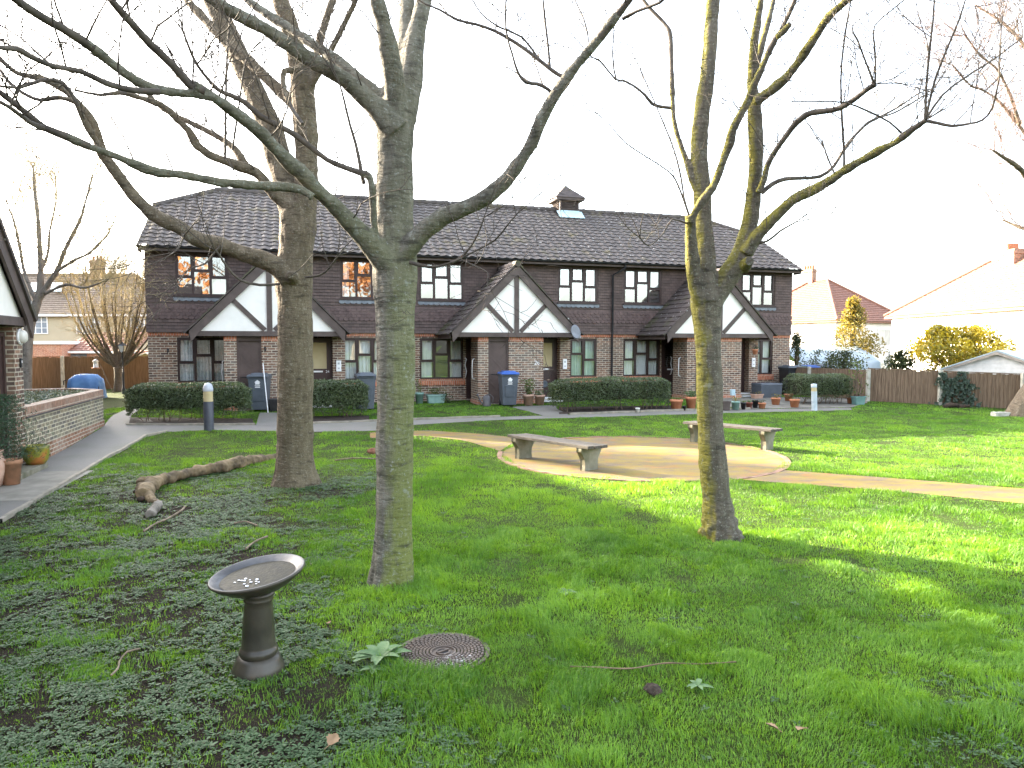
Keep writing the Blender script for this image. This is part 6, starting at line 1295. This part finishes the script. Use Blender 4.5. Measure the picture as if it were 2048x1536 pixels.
# satellite dish on the middle porch
p_ = at(1151, 664, 22.75); SD = empty('satellite_dish', p_, 0, 'grey satellite dish on an arm at the right corner of the middle porch', 'satellite dish')
dn = Vector((.55, -.80, .28)).normalized(); M_ = dn.to_track_quat('Z', 'Y').to_matrix().to_4x4() @ Matrix.Diagonal((.8, 1.0, 1, 1))
mb = MB(); mb.lathe([(.001, -.05), (.08, -.045), (.16, -.02), (.235, .015), (.24, .02), (.16, -.012), (.08, -.036), (.001, -.042)], 30, M_); mb.build('dish', mottled('grey_dish', (.15, .16, .18), (.2, .21, .23), 5, .5, 0), SD)
tip = dn * .28 + Vector((0, -.02, -.26)); mb = MB(); mb.tube([dn * -.03 + Vector((0, 0, -.2)), tip], .012, 6); mb.tube([tip - dn * .05, tip + Vector((0, 0, .06)) - dn * .03], .028, 8); mb.build('feed_arm', STEEL, SD); mb = MB(); mb.tube([dn * -.05, (-.1, .12, -.02), (-.18, .14, -.05)], .018, 8); mb.build('bracket', BLACKP, SD)
# left: pots on the near doorstep
pg = gnd(73, 930); o = empty('doorstep_slab', (-7.93, 11.30, 0), TH + math.pi / 2, 'pale concrete doorstep slab under the green glazed pot', 'step'); mb = MB(); mb.box(-.75, -.20, -.05, .78, .26, .10); mb.build('slab', CONCG, o, .01)
def bigpot(px, py, wpx, hpx, m, label, prof, dz=0.0):
    d_ = ray(px, py); p = CP + d_ * ((dz - EZ) / d_[2]); r_ = wid(wpx, p[1]) / 2; H = wid(hpx, p[1]); p[2] = dz; o = empty('flower_pot', p, 0, label, 'pot'); mb = MB(); mb.lathe([(r_ * a, H * b) for a, b in prof], 36); mb.build('body', m, o); mb = MB(); mb.lathe([(r_ * .8, H * .88), (.001, H * .9)], 20); mb.build('soil', SOIL, o); return o, r_, H
def glazed():
    m, t, b = mnew('green_orange_glaze'); v = coords(t); c = ramp(t, noi(t, v, 5, 5), [(.35, (.05, .055, .012)), (.5, (.20, .20, .02)), (.62, (.36, .13, .03))]); lk(t, c, b.inputs['Base Color']); b.inputs['Roughness'].default_value = .4; return m
bigpot(73, 928, 50, 38, glazed(), 'squat green and orange glazed pot before the brick planter', [(.001, 0), (.62, 0), (.85, .25), (.95, .55), (.92, .85), (.96, 1), (.88, 1), (.84, .8), (.001, .8)], .10)
MTER = mottled('mossy_terracotta', (.22, .13, .075), (.42, .21, .12), 6, .85, .3)
o, r_, H = bigpot(23, 968, 40, 50, MTER, 'terracotta pot holding a dark feathery conifer by the left doorstep', [(.001, 0), (.74, 0), (.93, .82), (1.0, .82), (1.02, 1), (.9, 1), (.86, .85), (.001, .85)], .02)
n = 4200; hh = rng.random(n); C = np.column_stack([rng.normal(0, 1, n) * (.26 - .16 * hh), rng.normal(0, 1, n) * (.24 - .14 * hh), H + .02 + hh * .95]); C[:, 0] -= .10; leaf_cloud('conifer', C, .06, leaf_mat('conifer_needle', (.02, .045, .025), (.06, .11, .06), .15, .6), o, up=(0, 0, .4), ratio=.18)
bigpot(-12, 972, 46, 72, TERRAP, 'tall pale urn at the left picture edge', [(.001, 0), (.6, 0), (.9, .4), (1.0, .62), (.72, .84), (.8, 1), (.7, 1), (.6, .84), (.001, .84)], .02)

# ------------------------------------------------------------------ autumn trees and a house across the courtyard (seen mirrored in the upper windows)
AUT = leaf_mat('russet_leaf', (.22, .085, .03), (.42, .20, .07), .3, .6)
for i, (x, y, w_, h_) in enumerate(((-6, -30, 11, 12.5), (7, -32, 9, 9.0), (15, -28, 10, 13.0))):
    rs = np.random.default_rng(100 + i); n = 2600; root = empty('russet_tree', (x, y, 0), 0, 'russet-leaved tree behind the viewpoint, mirrored in the upper windows', 'tree', 'russet trees behind the viewpoint')
    v = rs.normal(size=(n, 3)); v /= np.linalg.norm(v, axis=1)[:, None]; nb = 18; bc = np.column_stack([rs.normal(0, w_ * .22, nb), rs.normal(0, w_ * .2, nb), h_ * (.35 + .5 * rs.random(nb))]); k = rs.integers(0, nb, n); C = bc[k] + v * w_ * .17 * rs.random((n, 1)) ** .4
    leaf_cloud('crown', C, .5, AUT, root, ratio=.6); mb = MB(); mb.tube([(0, 0, -.2), (.1, 0, h_ * .3), (0, .1, h_ * .6)], [.28, .2, .1], 10); mb.build('trunk', BARKF, root)

# ------------------------------------------------------------------ grass blades, broad-leaved weeds, twigs and fallen leaves
def inside(P, x, y):
    r = np.zeros(len(x), bool); n = len(P); bb = (x > P[:, 0].min()) & (x < P[:, 0].max()) & (y > P[:, 1].min()) & (y < P[:, 1].max()); idx = np.where(bb)[0]; X, Yy = x[idx], y[idx]; c = np.zeros(len(idx), bool); j = n - 1
    for i in range(n):
        xi, yi, xj, yj = *P[i], *P[j]
        c ^= ((yi > Yy) != (yj > Yy)) & (X < (xj - xi) * (Yy - yi) / ((yj - yi) if yj != yi else 1e-9) + xi); j = i
    r[idx] = c; return r
def local(x, y, o, th): return (x - o[0]) * math.cos(th) + (y - o[1]) * math.sin(th), -(x - o[0]) * math.sin(th) + (y - o[1]) * math.cos(th)
def blocked(x, y):
    b = np.zeros(len(x), bool)
    for P in POLYS: b |= inside(P, x, y)
    lx, ly = local(x, y, A0, TH); b |= (lx > -.05) & (lx < LEN + .1) & (ly > -.05)
    for k in range(3): b |= (lx > 2.3 + 7.5 * k) & (lx < 5.75 + 7.5 * k) & (ly > -1.95)
    lx, ly = local(x, y, B0, TH + math.pi / 2); b |= (ly > -.02) & (lx < 5.4)
    return b
# smooth value noise on a lattice, fast for many points
_lat = rng.random((4, 256, 256))
def vn(x, y, s, k=0):
    u, v = x * s + 100, y * s + 100; i, j = np.floor(u).astype(int), np.floor(v).astype(int); f, g_ = u - i, v - j; f = f * f * (3 - 2 * f); g_ = g_ * g_ * (3 - 2 * g_); L = _lat[k]
    return (L[i % 256, j % 256] * (1 - f) + L[(i + 1) % 256, j % 256] * f) * (1 - g_) + (L[i % 256, (j + 1) % 256] * (1 - f) + L[(i + 1) % 256, (j + 1) % 256] * f) * g_
def fbm(x, y, s, k=0): return (vn(x, y, s, k) + .5 * vn(x, y, s * 2.1, (k + 1) % 4) + .25 * vn(x, y, s * 4.3, (k + 2) % 4)) / 1.75
def weed_zone(x, y):
    n = (fbm(x, y, .8, 2) - .5) * 2.2
    a = 1 - sstep(-.9, .7, x + .10 + .24 * y + n * .9 - np.maximum(y - 9.5, 0) * .6)
    b = sstep(1.55, 2.8, x - (y - 3.4) * .9 + n * .5)
    return np.clip(a * (1 - .8 * sstep(9.5, 12.5, y + n * .6)) + .8 * b * (y < 6.0) * (1 - sstep(3.6, 5.2, x + n)), 0, 1)
a_ = LAWN.data.attributes.new('bare', 'FLOAT', 'POINT'); a_.data.foreach_set('value', weed_zone(GV[:, 0], GV[:, 1]).astype(np.float32))
STEMS = [(Y1, 782), (Y2, 594), (Y3, 1446)]
def scatter(n, x0, x1, y0, y1):
    x, y = rng.uniform(x0, x1, n), rng.uniform(y0, y1, n); k = np.abs(x) < .80 * y + 4.0; x, y = x[k], y[k]; k = ~blocked(x, y); return x[k], y[k]
def blades(n, y0, y1, L, W, segs, x0=-12, x1=22, moss=False):
    x, y = scatter(n, max(x0, -.8 * y1 - 4.0), min(x1, .8 * y1 + 4.0), y0, y1)
    wz = weed_zone(x, y); soil = fbm(x, y, 1.9, 1); tuft = fbm(x, y, 2.6, 0)
    keep = rng.random(len(x)) < (1 - .82 * wz * sstep(.37, .58, .5 * fbm(x, y, 1.3, 3) + .5 * fbm(x, y, 5.5, 2))) * (1 - .9 * (1 - sstep(.20, .36, soil)))
    if moss: keep = rng.random(len(x)) < (1 - .85 * wz * sstep(.42, .64, fbm(x, y, 5.0, 2)))
    x, y, tuft, wz = x[keep], y[keep], tuft[keep], wz[keep]; n = len(x)
    l = L * (.45 + .6 * rng.random(n)) * (.55 + 1.05 * sstep(.35, .72, tuft)) * (1 - .35 * wz); z = gz(x, y) - .004
    ta = vn(x, y, 3.3, 2) * 9 + rng.normal(0, 1.1, n); lean = (.25 + .6 * rng.random(n)) ; dx, dy = np.cos(ta) * lean, np.sin(ta) * lean
    fa = rng.random(n) * 6.283; px, py = np.cos(fa) * W / 2, np.sin(fa) * W / 2
    tint = np.clip(.45 + .7 * (fbm(x, y, .9, 3) - .5) * 1.6 + .5 * (fbm(x, y, 4.5, 1) - .5) + rng.normal(0, .2, n), 0, 1)
    b = np.stack([x, y, z], 1); P = np.stack([px, py, np.zeros(n)], 1); D = np.stack([dx, dy, np.zeros(n)], 1); Z = np.array([0, 0, 1.])
    if segs == 2:
        m = b + (D * .3 + Z * .62) * l[:, None]; tip = b + (D * .95 + Z * (.95 - .25 * lean[:, None])) * l[:, None]
        V = np.stack([b - P, b + P, m + P * .8, m - P * .8, tip], 1).reshape(-1, 3); i = np.arange(n) * 5
        return V, np.stack([i, i + 1, i + 2, i + 3], 1), np.stack([i + 3, i + 2, i + 4], 1), np.repeat(tint, 5)
    tip = b + (D * .7 + Z * .85) * l[:, None]; V = np.stack([b - P, b + P, tip], 1).reshape(-1, 3); i = np.arange(n) * 3
    return V, None, np.stack([i, i + 1, i + 2], 1), np.repeat(tint, 3)
GRASS = leaf_mat('grass_blade', (.056, .160, .018), (.190, .385, .052), .45, .45, spec=.35)
def build_grass(parts):
    V, Q, T, C, o = [], [], [], [], 0
    for v, q, t, c in parts:
        V.append(v); C.append(c); T.append(t + o)
        if q is not None: Q.append(q + o)
        o += len(v)
    return np_mesh('grass', np.concatenate(V), [np.concatenate(Q), np.concatenate(T)], GRASS, None, np.concatenate(C))
gobj = build_grass([blades(60000, .4, 2.9, .075, .006, 2), blades(360000, 2.9, 5.2, .072, .0040, 2), blades(370000, 5.2, 8.0, .062, .0052, 2), blades(410000, 8.0, 13.0, .058, .008, 1), blades(220000, 2.9, 5.5, .022, .0045, 1, moss=True), blades(200000, 5.5, 9.0, .024, .006, 1, moss=True), blades(380000, 13.0, 21.0, .045, .013, 1), blades(240000, 21.0, 31.0, .045, .02, 1)])
tag(gobj, 'long unmown green lawn grass', 'grass', kind='stuff')
WEED = leaf_mat('broad_weed_leaf', (.024, .060, .018), (.092, .155, .072), .25, .5, spec=.22)
def rosettes(n, y0, y1, L, x0=-9, x1=7, nl=7, force=False):
    x, y = scatter(n, x0, x1, y0, y1); wz = weed_zone(x, y); pr = wz * (.06 + .94 * sstep(.41, .61, .55 * fbm(x, y, 1.7, 1) + .45 * fbm(x, y, 6.0, 3))) + .006; k = rng.random(len(x)) < pr; x, y = x[k], y[k]; n = len(x)
    sz = L * (.5 + .8 * rng.random(n)); V, T = [], []
    for j in range(nl):
        a = 6.283 * j / nl + rng.normal(0, .35, n); el = .15 + .5 * rng.random(n); l = sz * (.6 + .5 * rng.random(n)); w_ = l * (.30 + .16 * rng.random(n)); ca, sa = np.cos(a), np.sin(a); z0 = gz(x, y) + .006 + .012 * rng.random(n)
        pt = lambda r, h, s: np.stack([x + ca * r - sa * s, y + sa * r + ca * s, z0 + h], 1); up_ = np.sin(el); c_ = np.cos(el)
        V.append(np.stack([pt(.004, 0, 0), pt(l * .35 * c_, l * .30 * up_, -w_ * .42), pt(l * .42 * c_, l * .22 * up_, 0), pt(l * .35 * c_, l * .30 * up_, w_ * .42), pt(l * .75 * c_, l * .45 * up_, -w_ * .40), pt(l * .78 * c_, l * .38 * up_, 0), pt(l * .75 * c_, l * .45 * up_, w_ * .40), pt(l * c_, l * .38 * up_, 0)], 1).reshape(-1, 3))
        T.append(np.repeat(np.clip(.5 + rng.normal(0, .28, n), 0, 1), 8))
    return np.concatenate(V), np.concatenate(T)
parts = [rosettes(38000, 2.9, 5.0, .036), rosettes(54000, 5.0, 8.0, .038), rosettes(54000, 8.0, 12.5, .05, -10, 8, 5)]
V = np.concatenate([p[0] for p in parts]); T = np.concatenate([p[1] for p in parts]); n = len(V) // 8; i = np.arange(n) * 8
wq = np.concatenate([np.stack([i + 1, i + 2, i + 5, i + 4], 1), np.stack([i + 2, i + 3, i + 6, i + 5], 1)]); wt = np.concatenate([np.stack([i, i + 2, i + 1], 1), np.stack([i, i + 3, i + 2], 1), np.stack([i + 4, i + 5, i + 7], 1), np.stack([i + 5, i + 6, i + 7], 1)])
tag(np_mesh('ground_cover', V, [wq, wt], WEED, None, T), 'low broad-leaved weeds creeping over bare soil', 'weeds', kind='stuff')
def rosette_plant(px, py, L, nl, label, m, el=.55, seed=0, layers=2):
    p = gnd(px, py); root = empty('leafy_plant', p, 0, label, 'plant'); rs = np.random.default_rng(seed); mb = MB()
    for j in range(nl):
        a = 6.283 * j / nl * layers + rs.normal() * .2; e = el + .35 * (j / nl) + rs.normal() * .08; l = L * (1 - .35 * j / nl) * (.85 + .3 * rs.random()); w_ = l * .42; vs = []
        for k in range(6):
            s = k / 5; r_ = l * s * math.cos(e * (1 - .9 * s)); h = .02 + l * .55 * math.sin(e) * (1 - (1 - s) ** 1.6) - l * .18 * s * s; ww = w_ * .5 * math.sin(math.pi * min(.97, .08 + s * .92)) ** .75
            for q, f in ((-1, .12), (0, 0), (1, .12)): vs.append((math.cos(a) * r_ - math.sin(a) * ww * q, math.sin(a) * r_ + math.cos(a) * ww * q, h + ww * f * 2 * abs(q)))
        mb.add(vs, [(3*k + q, 3*k + q + 1, 3*k + q + 4, 3*k + q + 3) for k in range(5) for q in range(2)], True)
    mb.build('leaf', m, root); return root
FOX = mottled('woolly_green_leaf', (.055, .110, .038), (.115, .185, .075), 9, .6, .3, 40)
rosette_plant(760, 1322, .20, 13, 'pale green woolly-leaved rosette plant touching the manhole cover', FOX, .6, 3)
rosette_plant(744, 1345, .09, 7, 'small pale leafy seedling in front of the rosette plant', FOX, .3, 4, 1)
rosette_plant(1395, 1378, .10, 6, 'small three-leaved weed in the right lawn grass near the dark clod', MIDG if False else FOX, .3, 5, 1)
rosette_plant(1130, 1190, .10, 7, 'pale leafy weed in the lawn right of the middle trunk foot', FOX, .3, 7, 1)
STRAW = mottled('dry_twig', (.12, .09, .06), (.22, .175, .12), 10, .8, .2)
def ground_twig(pts, w_, label, m=None):
    P = [gnd(x, y) for x, y in pts]; o = empty('fallen_twig', P[0], 0, label, 'twig'); ro = P[0]; q = spline([np.append(p - ro + np.array([0, 0, .03 + .012 * (i % 2)]), wid(w_, p[1]) / 2) for i, p in enumerate(P)], .03)
    mb = MB(); mb.tube(q[:, :3], list(q[:, 3] * (1 + .15 * np.sin(np.arange(len(q)) * 1.3))), 7); mb.build('stick', m or STRAW, o); return o
ground_twig([(1140, 1342), (1190, 1347), (1260, 1346), (1330, 1339), (1400, 1337), (1472, 1336)], 3, 'long thin brown stick on the grass right of the manhole cover', mottled('brown_stick', (.12, .08, .05), (.2, .14, .09), 9, .8, 0))
ground_twig([(280, 1306), (255, 1316), (240, 1330), (236, 1350), (222, 1360)], 4, 'curved pale straw stem on the weeds left of the bird bath')
ground_twig([(287, 1068), (310, 1055), (335, 1042), (362, 1028), (370, 1018)], 4, 'pale straight twig on the soil below the log fragment')
ground_twig([(535, 1078), (520, 1086), (505, 1092), (492, 1106)], 4, 'short bent pale twig above the bird bath basin')
ground_twig([(468, 1052), (490, 1050), (515, 1056)], 3, 'small pale twig between log fragment and thickest trunk')
ground_twig([(670, 924), (705, 921), (752, 921)], 3, 'thin pale twig just left of the middle trunk')
DLF = mottled('dry_tan_leaf', (.17, .105, .055), (.28, .19, .11), 12, .8, 0)
def dead_leaf(px, py, L, label, seed):
    p = gnd(px, py, .045); o = empty('dead_leaf', p, seed * 1.3, label, 'leaf'); o.rotation_euler = (R(15), R(-12), seed * 1.3); mb = MB(); vs = []; n_ = 9
    for k in range(n_):
        s = k / (n_ - 1); ww = L * .34 * math.sin(math.pi * min(.98, .05 + .95 * s)) * (1 + .35 * (k % 2)); 
        for q in (-1, 0, 1): vs.append((L * (s - .5), ww * q, L * .25 * (s - .5) ** 2 + abs(q) * ww * .5))
    mb.add(vs, [(3*k + q, 3*k + q + 1, 3*k + q + 4, 3*k + q + 3) for k in range(n_ - 1) for q in range(2)], True); mb.tube([(-L * .5, 0, L * .06), (-L * .8, .01, .0)], .0025, 5); mb.build('blade', DLF, o)
dead_leaf(666, 1497, .085, 'curled tan dead leaf at the bottom left of centre', 1); dead_leaf(1543, 1470, .07, 'tan dead leaf near the bottom, left of its twin', 2); dead_leaf(1602, 1476, .075, 'tan dead leaf near the bottom, right of its twin', 3); dead_leaf(658, 1258, .05, 'small tan dead leaf between bird bath and middle trunk', 4)
o = empty('soil_clod', gnd(1308, 1385), 0, 'dark clod of earth in the grass below the long stick', 'soil clod'); mb = MB(); mb.ball((0, 0, .015), .06, 12, .5); remeshed(mb, 'clod', SOIL, o, .008, .016, 18)
